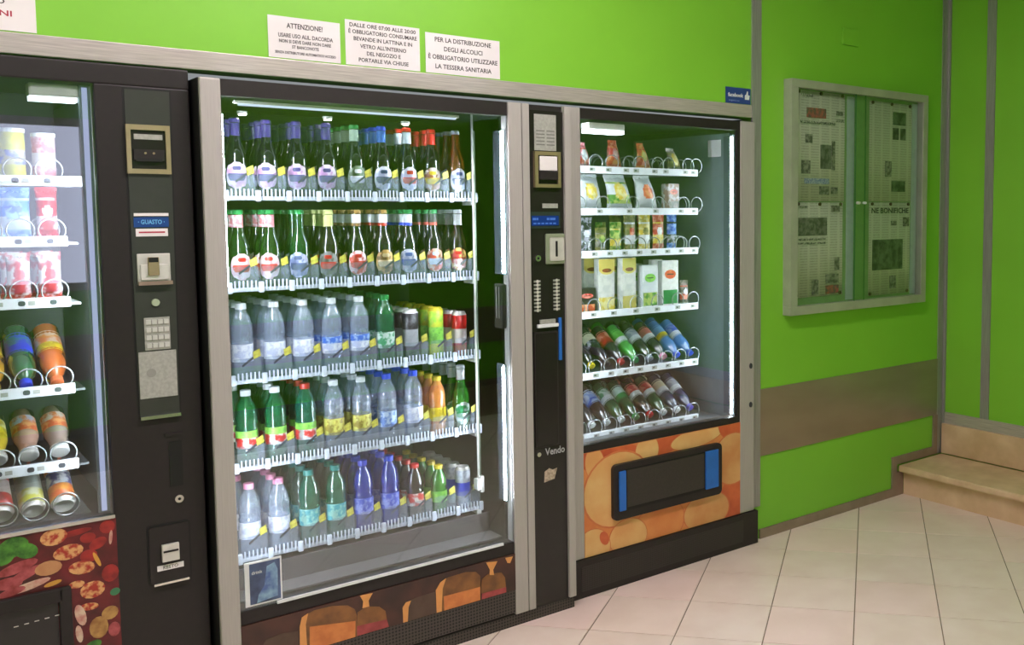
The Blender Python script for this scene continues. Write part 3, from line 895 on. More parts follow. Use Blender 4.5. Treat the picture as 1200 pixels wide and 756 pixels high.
def beer(key, glass, glass2, neck, lab, lab2, cap, h=.24, r=.0305, band=None):
    def fn():
        k = h / .24
        mt = clear('glass_' + key, glass, glass2, .38, 1.5, .06, 2.6, rim=.6)
        P = [(0, .004), (.026, 0), (r, .004), (r, .118), (r * .97, .130), (r * .75, .150), (.0165, .168), (.0140, .185), (.0135, .228)]
        parts = [('body', B(mt).lathe([(a, z * k) for a, z in P], 18, cap=False).mesh('body')),
                 ('crown_cap', B(cap).lathe([(0, .226 * k), (.0158, .226 * k), (.0150, .236 * k), (.012, .24 * k), (0, .24 * k)], 14, smooth=False).mesh('crown_cap'))]
        if neck:
            prof = [(.0150, .186 * k), (.0146, .196 * k, band or neck), (.0144, .224 * k, neck)]
            parts.append(('neck_foil', B(neck).lathe(prof, 14, cap=False).mesh('neck_foil')))
        b = B(lab)
        rows = []
        for q in range(9):
            t = -1 + q / 4
            rows.append(((.066 + t * .040) * k, .25 + .85 * math.sqrt(max(0, 1 - t * t))))
        b.patch(r + .0007, -PI / 2 - .25, rows, lab)
        b.patch(r + .0013, -PI / 2 - .25, [(.050 * k, .62), (.058 * k, .8), (.066 * k, .85), (.072 * k, .8)], lab2)
        b.patch(r + .0013, -PI / 2 - .25, [(.082 * k, .3), (.088 * k, .4), (.094 * k, .3)], lab2)
        parts.append(('label_wrap', b.mesh('label_wrap')))
        return parts
    return cached(('beer', key, h), fn)


def can(key, body, band, top=None, h=.148, r=.0265):
    def fn():
        b = B(body)
        b.lathe([(r * .75, .0), (r, .008), (r, h * .30, body), (r, h * .62, band), (r, h - .012, body)], 18, cap=True)
        t = B(top or CHROME_SOFT)
        t.lathe([(r + .0003, h - .012), (r * .80, h - .002), (r * .80, h), (r * .74, h), (r * .72, h - .004), (0, h - .004)], 18, cap=False)
        return [('body', b.mesh('body')), ('can_end', t.mesh('can_end'))]
    return cached(('can', key, h), fn)


def bag(key, base, panel, blob, wd=.085, h=.13, th=.04, taper=0.0, lean=0.0):
    def fn():
        b = B(base)
        ip, ib = b.mi(panel), b.mi(blob)
        nx, nz = 16, 18
        gr = {}
        for s in (-1, 1):
            for i in range(nx + 1):
                for j in range(nz + 1):
                    u, v = i / nx, j / nz
                    e = math.sin(PI * u) ** .6 * math.sin(PI * min(1, max(0, (v - .06) / .88))) ** .5 if 0 < i < nx and 0 < j < nz else 0
                    pinch = 1 - .06 * math.sin(PI * v)
                    edge = i in (0, nx) or j in (0, nz)
                    if edge and s > 0:
                        gr[s, i, j] = gr[-1, i, j]
                    else:
                        gr[s, i, j] = b.bm.verts.new(((u - .5) * wd * pinch * (1 - taper * v) - lean * v * v, s * th / 2 * e + random.uniform(-.001, .001), v * h))
            for i in range(nx):
                for j in range(nz):
                    u, v = (i + .5) / nx, (j + .5) / nz
                    mi = 0
                    if .16 < v < .86: mi = ip if (v < .42 or v > .76) else 0
                    if (u - .5) ** 2 + ((v - .55) * h / wd) ** 2 < .07: mi = ib
                    q = [gr[s, i, j], gr[s, i + 1, j], gr[s, i + 1, j + 1], gr[s, i, j + 1]]
                    b.face(q if s < 0 else q[::-1], mi, True)
        seal = B(base)
        n = 16
        for zz, sg in ((0.0, -1), (h, 1)):
            pts = []
            for k in range(n + 1):
                wk, ox = (wd * (1 - taper), -lean) if sg > 0 else (wd, 0)
                pts.append((ox - wk / 2 + wk * k / n, zz + sg * (.007 + (.0015 if k % 2 else 0))))
            pts += [(ox + wk / 2, zz - sg * .003), (ox - wk / 2, zz - sg * .003)]
            seal.poly(pts, -.0008, .0008)
        mb = b.mesh('bag_body'); ms = seal.mesh('crimped_seal')
        for m_ in (mb, ms):
            m_.transform(Matrix.Translation((0, 0, .0085)))
        return [('bag_body', mb), ('crimped_seal', ms)]
    return cached(('bag', key), fn)


def carton(key, base, panel, blob, wd, h, dp=.05):
    def fn():
        b = B(base).box(-wd / 2, wd / 2, -dp / 2, dp / 2, 0, h, bev=.002)
        p = B(panel)
        p.box(-wd * .42, wd * .42, -dp / 2 - .0006, -dp / 2, h * .06, h * .36)
        p.disc(0, h * .70, wd * .34, h * .10, -dp / 2 - .0008, -dp / 2, blob, 16)
        p.box(-wd * .2, wd * .2, -dp / 2 - .0012, -dp / 2 - .0008, h * .69, h * .715, INK)
        return [('carton', b.mesh('carton')), ('printed_front', p.mesh('printed_front'))]
    return cached(('carton', key), fn)


def wafer(key, top, mid, foot, mark, wd, h, dp=.035):
    def fn():
        b = B(mid).box(-wd / 2, wd / 2, -dp / 2, dp / 2, 0, h, bev=.004)
        p = B(top)
        p.box(-wd * .49, wd * .49, -dp / 2 - .0008, -dp / 2, h * .76, h * .99, top)
        p.disc(0, h * .77, wd * .42, h * .075, -dp / 2 - .0009, -dp / 2, top, 16)
        p.box(-wd * .49, wd * .49, -dp / 2 - .0008, -dp / 2, h * .01, h * .27, foot)
        p.disc(0, h * .775, wd * .30, h * .038, -dp / 2 - .0016, -dp / 2 - .0008, mark, 16)
        return [('carton', b.mesh('carton')), ('printed_front', p.mesh('printed_front'))]
    return cached(('wafer', key), fn)


def tub(key, body, lid, blob, r=.028, h=.12):
    def fn():
        b = B(body).lathe([(r * .95, 0), (r, .004), (r, h * .30, body), (r, h * .58, blob), (r, h * .92, body)], 20)
        l = B(lid).lathe([(r * 1.05, h * .92), (r * 1.06, h * .985), (r, h), (0, h)], 20, smooth=False)
        return [('tub', b.mesh('tub')), ('lid', l.mesh('lid'))]
    return cached(('tub', key), fn)


def thing(name, parts, loc, label, cat, group, rot=None):
    t = empty(name, loc, label, cat, group, rot)
    for nm, me in parts:
        o = bpy.data.objects.new(nm, me)
        COL.objects.link(o)
        o.parent = t
    return t


W_, PK, RD, BL, YL, GN, TL = (C('white', (238, 240, 244)), C('pink', (238, 150, 186)), C('red', (204, 30, 34), .3, (180, 24, 28)), C('blue', (44, 70, 214)), C('yellow', (226, 200, 40), .35, (196, 170, 40)),
                             C('green', (40, 140, 70)), C('teal', (30, 130, 124)))
LAB_W = C('label_white', (232, 232, 240), .4, (196, 200, 226))
LAB_B = C('label_blue', (60, 110, 206), .4, (170, 196, 236))
LAB_RW = C('label_redwhite', (214, 60, 54), .4, (236, 226, 220), 45)
LAB_GY = C('label_greenyellow', (150, 220, 90), .4, (120, 190, 80))
LAB_Y = C('label_yellow', (222, 214, 110), .4, (170, 150, 60))
LAB_BW = C('label_bluewhite', (190, 206, 232), .4, (96, 130, 200))
LAB_TL = C('label_teal', (70, 160, 170), .4, (150, 200, 190))
LAB_DB = C('label_darkblue', (60, 80, 190), .4, (140, 150, 214))
LAB_GW = C('label_greenwhite', (206, 220, 212), .4, (60, 150, 100))
DARK = C('dark', (44, 40, 46), .4, (80, 78, 84))
PALE = C('pale_yellow', (214, 216, 140), .4)
PURP = C('purple', (70, 46, 126), .4, (60, 44, 110))
PINKL = C('label_pinkwhite', (230, 214, 226), .4, (204, 150, 196))
SILV = C('silver', (190, 194, 206), .3, (150, 156, 176))
GOLDL = C('label_gold', (190, 150, 80), .4, (110, 70, 40))
CREAM = C('cream', (236, 226, 190), .45)

clr = lambda: ((246, 250, 255), (220, 232, 253), .2)
P_ = {}
P_['still1'] = ('water_bottle', 'clear white-capped water bottle', pet('clear/a', *clr(), W_, LAB_W))
P_['still4'] = ('water_bottle', 'clear white-capped blue-label water bottle', pet('clear/b', *clr(), W_, LAB_W, lab2=LAB_B))
P_['green6'] = ('water_bottle', 'green water bottle with green cap', pet('green/a', (90, 190, 130), (30, 130, 80), .4, GN, LAB_GW))
P_['spark'] = ('water_bottle', 'green white-capped sparkling water bottle', pet('green/b', (90, 190, 110), (30, 130, 66), .4, W_, LAB_RW, lab2=LAB_GY))
P_['sparkr'] = ('water_bottle', 'teal-green red-capped sparkling water bottle', pet('teal/b', (80, 186, 140), (30, 130, 100), .4, RD, LAB_RW, lab2=LAB_GY))
P_['lemon'] = ('water_bottle', 'clear white-capped yellow-label bottle', pet('clear/c', *clr(), W_, LAB_Y))
P_['bcap'] = ('water_bottle', 'clear blue-capped pale-label bottle', pet('clear/d', *clr(), BL, LAB_BW))
P_['bcap2'] = ('water_bottle', 'clear blue-capped white-label bottle', pet('clear/e', *clr(), BL, LAB_W, lab2=LAB_W))
P_['juice'] = ('juice_bottle', 'orange juice bottle with yellow cap', pet('juice', (250, 170, 90), (236, 150, 70), .75, YL, YL, h=.205, r=.031))
P_['gwhite'] = ('soda_bottle', 'green glass soda bottle with white neck', beer('soda', (90, 200, 70), (70, 170, 50), W_, LAB_GW, GN, W_, h=.235))
P_['pink'] = ('water_bottle', 'clear pink-capped water bottle', pet('clear/f', *clr(), PK, LAB_W, h=.225))
P_['teal'] = ('water_bottle', 'teal water bottle with teal cap', pet('teal/a', (80, 190, 190), (24, 124, 136), .4, TL, LAB_TL))
P_['blue'] = ('water_bottle', 'deep blue water bottle with blue cap', pet('blue/a', (70, 96, 220), (36, 56, 190), .45, BL, LAB_DB))
P_['cola'] = ('soda_bottle', 'dark cola bottle with red cap', pet('cola', (90, 40, 30), (40, 20, 18), .8, RD, LAB_RW, h=.190, r=.029))
P_['limon'] = ('soda_bottle', 'green soda bottle with yellow cap', pet('limon', (120, 200, 60), (60, 150, 40), .6, YL, LAB_GY, h=.170, r=.028))
P_['bcan'] = ('soda_can', 'slim blue and silver can', can('bs', SILV, BL, h=.148))
P_['dcan'] = ('soda_can', 'slim dark can with grey band', can('dk', DARK, C('band_grey', (170, 170, 176)), h=.178))
P_['gcan'] = ('soda_can', 'slim lime green can with yellow top', can('gy', C('lime', (150, 206, 60), .35, (214, 220, 70), 25), LAB_GY, YL, h=.180))
P_['rcan'] = ('soda_can', 'slim red cola can', can('rd', RD, C('red_band', (226, 210, 206)), h=.158))
dk = ((70, 44, 60), (26, 18, 30))
P_['viol'] = ('beer_bottle', 'dark bottle with purple neck foil', beer('violet', *dk, PURP, PINKL, PURP, PURP))
P_['gb5'] = ('beer_bottle', 'dark bottle with grey-green label', beer('greengrey', (80, 110, 60), (28, 44, 24), C('neck_grey', (160, 180, 164)), C('label_greygreen', (120, 136, 110), .4, (60, 80, 50)), W_, GN))
P_['gb6'] = ('beer_bottle', 'dark bottle with blue neck foil', beer('blueneck', (90, 60, 40), (34, 24, 24), C('neck_blue', (66, 110, 190)), LAB_W, C('label_navy', (50, 60, 110)), BL))
P_['gb7'] = ('beer_bottle', 'dark bottle with white neck foil', beer('whiteneck', (80, 70, 50), (30, 28, 28), C('neck_white', (216, 224, 232)), LAB_W, RD, RD, band=C('neck_white', (216, 224, 232))))
P_['gb8'] = ('beer_bottle', 'dark bottle with red neck foil', beer('redneck', (110, 50, 30), (40, 24, 20), RD, C('label_cream2', (220, 206, 190), .4, (150, 80, 60)), YL, RD))
P_['gb9'] = ('beer_bottle', 'amber bottle with clear neck', beer('amber', (200, 120, 40), (150, 80, 24), None, LAB_W, C('label_indigo', (60, 60, 130)), SILV))
P_['hb1'] = ('beer_bottle', 'green bottle with white neck and pink label', beer('greenpink', (110, 160, 60), (40, 80, 24), C('neck_whitered', (236, 224, 226), .4, (214, 120, 130), 50), C('label_pink', (226, 186, 186), .4, (236, 220, 216)), RD, GN))
P_['hb3'] = ('beer_bottle', 'green bottle with silver blue label', beer('greensilver', (90, 170, 90), (30, 96, 40), None, C('label_silverblue', (186, 192, 214), .4, (120, 130, 170)), C('label_navy2', (70, 80, 130)), GN))
P_['hb4'] = ('beer_bottle', 'brown bottle with pale yellow neck', beer('brownpale', (110, 90, 40), (44, 34, 20), PALE, C('label_grey3', (130, 136, 130), .4, (90, 90, 80)), RD, PALE))
P_['hb5'] = ('beer_bottle', 'green bottle with white neck, red label', beer('greenred', (100, 130, 50), (40, 58, 22), W_, C('label_whitered', (226, 206, 200), .4, (196, 70, 60)), RD, GOLDL, band=GOLDL))
P_['hb6'] = ('beer_bottle', 'brown bottle with white and red neck', beer('browngold', (100, 80, 40), (42, 30, 20), W_, GOLDL, C('label_cream3', (216, 196, 150)), GOLDL, band=RD))
P_['hb7'] = ('beer_bottle', 'dark bottle with white and blue neck', beer('silverblue', (80, 90, 60), (30, 36, 28), W_, SILV, C('label_navy3', (70, 84, 150)), GN, band=BL))
P_['hb8'] = ('beer_bottle', 'dark bottle with red band neck', beer('redband', (90, 80, 50), (34, 30, 22), C('neck_dark', (60, 64, 60)), C('label_mixed', (214, 190, 160), .4, (196, 60, 50)), C('label_sky', (190, 206, 220)), GN, band=C('neck_salmon', (216, 96, 84))))
P_['hb9'] = ('aperitif_bottle', 'bottle with tall white cap and yellow label', beer('whitecap', (120, 90, 40), (60, 40, 24), W_, C('label_yellowred', (226, 196, 110), .4, (206, 70, 80)), RD, W_, band=W_))

ORD = ['first', 'second', 'third', 'fourth', 'fifth', 'sixth', 'seventh', 'eighth', 'ninth']
ROW = ['front', 'second back', 'third back', 'fourth back', 'fifth back']
SHN = ['top', 'second', 'third', 'fourth', 'bottom']
stock = [
    ['viol', 'viol', 'viol', 'viol', 'gb5', 'gb6', 'gb7', 'gb8', 'gb9'],
    ['hb1', 'hb1', 'hb3', 'hb4', 'hb5', 'hb6', 'hb7', 'hb8', 'hb9'],
    ['still1', 'still1', 'still1', 'still4', 'still4', 'green6', 'dcan', 'gcan', 'rcan'],
    ['spark', 'spark', 'sparkr', 'lemon', 'lemon', 'bcap', 'bcap2', 'juice', 'gwhite'],
    ['pink', 'pink', 'teal', 'teal', 'blue', 'blue', 'cola', 'limon', 'bcan']]
for si, row in enumerate(stock):
    z = SHZ[si] + .0005
    for ci, key in enumerate(row):
        nm, desc, pp = P_[key]
        n = 4 if si < 2 else 5
        pitch = .064 if si < 2 else .068
        y = SY + .036
        for ri in range(n):
            jx = random.uniform(-.003, .003)
            yy = y + ri * pitch + random.uniform(0, .002)
            if ri and key in ('spark', 'pink') and ci == 0: yy += .05; jx = -.004
            thing(nm, pp, (SHX[ci] + jx, yy, z), f'{desc}, {ROW[ri]}, {ORD[ci]} column, {SHN[si]} shelf, drinks machine',
                  'can' if 'can' in nm else 'bottle', f'drinks on the {SHN[si]} shelf of the drinks machine', (0, 0, random.uniform(-.25, .25)))

# goods of machine 3
BAGW = C('bag_white', (234, 236, 236), .3, (214, 218, 222), 12)
G3 = 'snacks on the %s shelf of the right machine'
C_RED = C('bag_red', (200, 50, 50), .3, (236, 150, 130), 40)
C_PNK = C('bag_pink', (226, 120, 140), .3, (236, 190, 190), 40)
C_OR = C('bag_orange', (220, 90, 60), .3, (240, 170, 110), 40)
C_GR = C('bag_grey', (150, 140, 130), .3, (90, 84, 80), 40)
C_YE = C('bag_yellow', (226, 196, 70), .3, (236, 226, 160), 40)
C_OL = C('bag_olive', (120, 120, 70), .3, (160, 150, 90), 40)
C_GN = C('bag_green', (90, 150, 60), .3, (190, 206, 110), 40)
C_DK = C('bag_dark', (60, 58, 66), .25, (196, 196, 206), 50)
C_BU = C('bag_blue', (50, 90, 200), .3, (150, 190, 240), 40)
PO3 = 'on %s shelf, right snack machine'


def put3(k, x, nm, parts, desc, cat, y=.184, n=1, pitch=.105):
    for r in range(n):
        thing(nm, parts, (x, y + r * pitch, M3Z[k]), desc + (', second in line' if r else '') + ' ' + PO3 % ['top', 'second', 'third', 'fourth', 'fifth', 'bottom'][k], cat,
              G3 % ['top', 'second', 'third', 'fourth', 'fifth', 'bottom'][k], (0, 0, random.uniform(-.15, .15)))


put3(0, .836, 'candy_bag', bag('pink', C_PNK, C_RED, W_, .085, .090, .035, .55, .01), 'pink candy bag', 'snack')
put3(0, .985, 'candy_bag', bag('red', C_RED, C_OR, C_PNK, .09, .105, .035, .5, .01), 'bright red candy bag', 'snack')
put3(0, 1.135, 'candy_bag', bag('orange', C_OR, C_RED, C_YE, .085, .100, .035, .6, .02), 'orange red candy bag', 'snack')
put3(0, 1.30, 'candy_bag', bag('grey', C_GR, C_OL, C_YE, .095, .085, .035, .5, .03), 'grey and yellow candy bag', 'snack')
put3(1, .865, 'crisp_bag', bag('w1', BAGW, BAGW, C_YE, .125, .130, .055, .15, .02), 'white crisp bag with yellow disc', 'snack')
put3(1, 1.012, 'crisp_bag', bag('w2', BAGW, C_GN, C_YE, .130, .130, .055, .22, .03), 'white crisp bag with green band', 'snack')
put3(1, 1.150, 'crisp_bag', bag('w3', BAGW, BAGW, C_OR, .120, .130, .055, .30, .03), 'white crisp bag with orange disc', 'snack')
put3(1, 1.278, 'biscuit_box', carton('bb', C('box_brown', (150, 120, 104), .4, (206, 200, 196), 50), C_GR, C_RED, .062, .115, .045), 'brown and white biscuit box', 'snack')
put3(2, M3X[1], 'snack_bag', bag('d1', C_DK, C_DK, W_, .06, .125, .03), 'black and silver snack bag', 'snack', n=2)
put3(2, M3X[2], 'snack_bag', bag('o1', C_OL, C_GR, C_GN, .055, .085, .03), 'olive snack bag', 'snack', n=2)
put3(2, M3X[3], 'snack_bag', bag('g1', C_GN, C_YE, C_GN, .055, .105, .03), 'green snack bag', 'snack', n=2)
put3(2, M3X[4], 'snack_bag', bag('rw1', C_OL, W_, C_RED, .06, .135, .03), 'olive snack bag with white ends', 'snack', n=2)
put3(2, M3X[5], 'snack_bag', bag('rw2', C_YE, W_, C_OL, .06, .135, .03), 'yellow snack bag with white ends', 'snack', n=2)
put3(2, M3X[6], 'snack_bag', bag('rw3', C_RED, C_YE, W_, .06, .135, .03), 'red and yellow snack bag', 'snack', n=2)
put3(2, M3X[7], 'snack_bag', bag('b1', C_BU, C_DK, C_BU, .05, .135, .03), 'blue snack bag', 'snack')
put3(3, .835, 'meal_tray', carton('mt', C('box_black', (50, 42, 40), .4), C_OR, C_RED, .080, .10, .05), 'black food carton with red picture', 'snack')
put3(3, .82, 'wafer_pack', wafer('wp0', C('wafer_top', (214, 206, 90), .4, (226, 196, 100), 30), C('wafer_mid', (226, 224, 214), .4, (206, 206, 200), 30), C_YE, C('wafer_brown', (150, 70, 40), .4, (110, 40, 30), 60), .07, .205), 'yellow wafer pack behind the black carton', 'snack', y=.285)
put3(3, .933, 'wafer_pack', wafer('wp1', C('wafer_top2', (232, 210, 110), .4, (224, 196, 90), 30), C('wafer_mid', (226, 224, 214)), C_YE, C('wafer_brown', (150, 70, 40)), .078, .215), 'cream wafer pack with yellow foot', 'snack', n=2)
put3(3, 1.044, 'wafer_pack', wafer('wp2', C('wafer_top', (214, 206, 90)), C('wafer_mid', (226, 224, 214)), C('wafer_foot', (216, 196, 90), .4, (196, 180, 90), 30), C('wafer_brown', (150, 70, 40)), .078, .215), 'cream and lime wafer pack', 'snack', n=2)
put3(3, 1.155, 'cracker_pack', carton('cp1', BAGW, C_GN, LAB_GY, .082, .180, .035), 'white cracker pack with green foot', 'snack', n=2)
put3(3, 1.265, 'cracker_pack', carton('cp2', C('pack_white2', (236, 236, 228), .4), GN, C_OR, .082, .195, .035), 'white cracker pack with orange picture', 'snack', n=2)
put3(3, 1.352, 'candy_bag', bag('sm', C_GR, C_RED, W_, .05, .09, .03), 'small pale red candy bag', 'snack')


def lying(k, x, y, z, nm, parts, desc, deg, grp, lab, cat='bottle', h=.235):
    """Laid in a sloping coil, cap forward and low: origin of the bottle is its base."""
    a = math.radians(deg)
    ax = Vector((0, -math.cos(a), -math.sin(a)))
    base = Vector((x, y, z)) - ax * h
    thing(nm, parts, base, lab, cat, grp, (PI / 2 + a, 0, 0))


def soda(key, tint, body, fac, cap, lab, lab2=None, h=.215, r=.029):
    return pet(key, tint, body, fac, cap, lab, h, r, lab2, .040, .122)


kola = ((60, 30, 24), (30, 18, 18), .85)
row5 = [('dark bottle with blue label', soda('s1/a', *kola, YL, C('l_sky', (110, 180, 220), .4), C_DK)), ('dark bottle with cream label', soda('s1/b', *kola, DARK, CREAM, C_DK)), ('dark bottle with red label and red cap', soda('s1/c', *kola, RD, C_RED, RD)),
        ('lime green soda bottle', soda('s2/a', (130, 220, 110), (90, 200, 80), .8, GN, C('l_lime', (120, 214, 90), .4), W_)), ('dark bottle with silver label', soda('s1/d', *kola, SILV, SILV, W_)), ('dark bottle with pink label', soda('s1/e', *kola, PK, C('l_rose', (216, 110, 110), .4), W_)),
        ('pale blue drink bottle', soda('s3/a', (150, 200, 250), (90, 150, 226), .7, BL, C('l_sky2', (120, 170, 230), .4), YL)), ('deep blue drink bottle', soda('s3/b', (80, 100, 230), (50, 60, 200), .8, BL, LAB_DB, W_))]
for i, (d, pp) in enumerate(row5):
    for r in range(2):
        lying(4, M3X[i + 1], .146 + r * .112, .842, 'soda_bottle', pp, d, 33, G3 % 'fifth', d + (', behind,' if r else ', front,') + ' ' + PO3 % 'fifth', h=.215)
row6 = [('dark bottle, white cap, pale blue label', soda('t1/a', *kola, W_, C('l_ice', (196, 206, 236), .4, (120, 150, 220)), LAB_B)), ('dark bottle, white cap, blue label', soda('t1/b', *kola, W_, C('l_ice2', (150, 176, 230), .4, (220, 226, 240)), LAB_B)), ('green bottle with white cap', soda('t2/a', (70, 140, 60), (40, 90, 40), .7, W_, LAB_GW, W_)),
        ('dark green bottle with green cap', soda('t2/b', (50, 110, 60), (30, 76, 44), .75, GN, C('l_mint', (200, 226, 216), .4), GN)), ('dark bottle with red cap, red label', soda('t1/c', *kola, RD, C_RED, W_)), ('green bottle, white cap, red label', soda('t2/c', (60, 130, 70), (36, 90, 50), .7, W_, C_RED, W_)),
        ('blue bottle, white cap, cream label', soda('t3/a', (90, 100, 150), (50, 56, 96), .7, W_, CREAM, W_)), ('violet-capped blue bottle', soda('t3/b', (110, 110, 230), (70, 70, 190), .6, C('violet_cap', (90, 80, 200)), SILV, W_))]
for i, (d, pp) in enumerate(row6):
    for r in range(2):
        lying(5, M3X[i + 1], .146 + r * .112, .603, 'soda_bottle', pp, d, 33, G3 % 'bottom', d + (', behind,' if r else ', front,') + ' ' + PO3 % 'bottom', h=.215)

# goods of machine 1
G1 = 'snacks and drinks in the left machine'
X1, X2, X3 = M1X[-3:]
thing('crisp_tub', tub('y', C('tub_yellow', (222, 214, 60), .35, (196, 196, 90), 30), W_, C('tub_yellow2', (196, 190, 160), .35, (120, 130, 190), 40), .029, .138), (X2, .168, M1Z[0]), 'yellow crisp tub with white lid on top shelf of the left machine', 'snack', G1)
thing('crisp_tub', tub('r', C('tub_rose', (190, 96, 104), .35, (226, 190, 196), 40), W_, C('tub_white', (226, 216, 222), .35), .027, .128), (X3, .168, M1Z[0]), 'pale red crisp tub with white lid on top shelf of the left machine', 'snack', G1)
thing('crisp_tub', tub('b', C_BU, W_, LAB_BW, .029, .138), (X1, .168, M1Z[0]), 'blue crisp tub on top shelf of the left machine', 'snack', G1)
thing('crisp_bag', bag('bl', C('bag_sky', (70, 130, 220), .25, (150, 190, 240), 25), C('bag_pale', (190, 206, 232), .3), C_BU, .080, .126, .045), (X2 - .006, .168, M1Z[1]), 'blue crisp bag on second shelf of the left machine', 'snack', G1)
thing('snack_tube', bag('rd', RD, C('bag_redwhite', (226, 210, 206), .3, (196, 60, 60), 30), W_, .050, .128, .04), (X3, .168, M1Z[1]), 'red and white snack bag on second shelf of the left machine', 'snack', G1)
thing('crisp_bag', bag('sk', LAB_BW, C_BU, W_, .06, .124, .04), (X1 - .01, .168, M1Z[1]), 'pale blue crisp bag on second shelf at the frame edge', 'snack', G1)
RW = C('bag_whitered', (232, 226, 226), .3, (206, 60, 66), 28)
for x, d in ((X2, 'first'), (X3, 'second')):
    for r in range(2):
        thing('snack_bag', bag('rw9', RW, RW, RD if r == 0 else RW, .055, .115, .04), (x - .004 * r, .172 + .105 * r, M1Z[2]), f'red and white snack bag, {"front" if r == 0 else "behind"}, {d} coil, third shelf of the left machine', 'snack', G1)
gl = 'on %s shelf of the left machine'
fan = soda('u1', (250, 150, 60), (236, 120, 40), .75, C('orange_cap', (240, 120, 70)), C('l_orange', (240, 140, 70), .4, (236, 200, 170), 30), YL, .235, .033)
spr = soda('u2', (70, 160, 90), (40, 120, 60), .6, BL, C('l_greenblue', (60, 130, 140), .4, (50, 80, 200), 30), BL, .235, .033)
yel = soda('u3', (240, 200, 60), (226, 170, 40), .8, YL, C('l_amber', (230, 180, 60), .4), YL, .235, .033)
lying(3, X1, .130, .992, 'soda_bottle', yel, '', 33, G1, 'amber yellow bottle lying ' + gl % 'fourth')
lying(3, X2, .130, .992, 'soda_bottle', spr, '', 33, G1, 'green bottle with blue cap lying ' + gl % 'fourth')
lying(3, X3, .130, .992, 'soda_bottle', fan, '', 33, G1, 'orange bottle with orange cap lying ' + gl % 'fourth')
lying(3, X2 - .004, .245, .992, 'soda_bottle', soda('u4', (70, 120, 60), (40, 84, 40), .8, GN, LAB_GY, GN, .2, .03), '', 33, G1, 'dark green bottle behind the blue-capped one ' + gl % 'fourth', h=.2)
lying(3, X3 - .004, .245, .992, 'soda_bottle', soda('u5', (170, 140, 60), (120, 100, 40), .8, YL, C_OL, YL, .2, .03), '', 33, G1, 'olive bottle behind the orange one ' + gl % 'fourth', h=.2)


def jar(key, body, fac, lab, lab2, straw):
    def fn():
        mt = clear('jar_' + key, body, body, fac, 1.45, .06, 1.4)
        b = B(mt).lathe([(0, 0), (.024, 0), (.030, .004), (.030, .10), (.022, .125), (.020, .150)], 18, cap=False)
        l = B(lab).lathe([(.0306, .03), (.0306, .06, lab), (.0306, .088, lab2)], 18, cap=False)
        c = B(CHROME_SOFT).lathe([(0, .150), (.023, .150), (.023, .163), (.019, .166), (0, .166)], 18, smooth=False)
        s = B(straw).tube([(.0, -.032, .03), (.0, -.0335, .155)], .0045, 8)
        return [('body', b.mesh('body')), ('label_wrap', l.mesh('label_wrap')), ('lid', c.mesh('lid')), ('straw', s.mesh('straw'))]
    return cached(('jar', key), fn)


SAL = C('salmon_straw', (240, 120, 90))
lying(4, X1, .146, .798, 'juice_bottle', jar('y', (230, 200, 60), .7, C_YE, YL, C('yellow_straw', (226, 206, 40))), '', 33, G1, 'yellow juice bottle with yellow straw ' + gl % 'fifth', h=.166)
lying(4, X2, .146, .798, 'juice_bottle', jar('p', (226, 186, 160), .5, C('l_peach', (206, 206, 220), .4, (230, 140, 90), 40), C_OR, SAL), '', 33, G1, 'peach juice bottle with salmon straw, middle coil, ' + gl % 'fifth', h=.166)
lying(4, X3, .146, .798, 'juice_bottle', jar('o', (220, 200, 180), .4, C('l_oj', (226, 216, 196), .4, (226, 120, 60), 40), C_OR, SAL), '', 33, G1, 'pale juice bottle with round lid, end coil, ' + gl % 'fifth', h=.166)
lying(5, X1, .130, .650, 'soda_can', can('kr', RD, C('red_band', (226, 210, 206)), h=.165, r=.030), '', 33, G1, 'red cola can lying ' + gl % 'lowest', 'can', h=.165)
lying(5, X2, .130, .650, 'soda_can', can('ky', C('can_yellow', (206, 200, 60), .3, (226, 226, 190), 25), C('can_silver', (190, 196, 190), .3), h=.165, r=.030), '', 33, G1, 'yellow and silver can lying ' + gl % 'lowest', 'can', h=.165)
lying(5, X3, .130, .650, 'soda_can', can('ko', C('can_orange', (226, 100, 40), .3, (236, 150, 60), 25), C('can_navy', (80, 80, 140), .3, (226, 226, 230), 30), h=.165, r=.030), '', 33, G1, 'orange can with blue and white print lying ' + gl % 'lowest', 'can', h=.165)

# ------------------------------------------------------------------ notices on the wall


def notice(x0, x1, z0, z1, label, lines, name='paper_notice'):
    t = empty(name, ((x0 + x1) / 2, -.001, z0), label, 'notice', 'paper notices above the steel strip')
    b = B(PAPER)
    b.box(x0, x1, -.0022, -.0012, z0, z1)
    part('sheet', b, t)
    for body, cx, z, size, wd, m in lines:
        text(t, body, cx, -.0026, z, size, m, bold=.0003, width=wd)
    return t


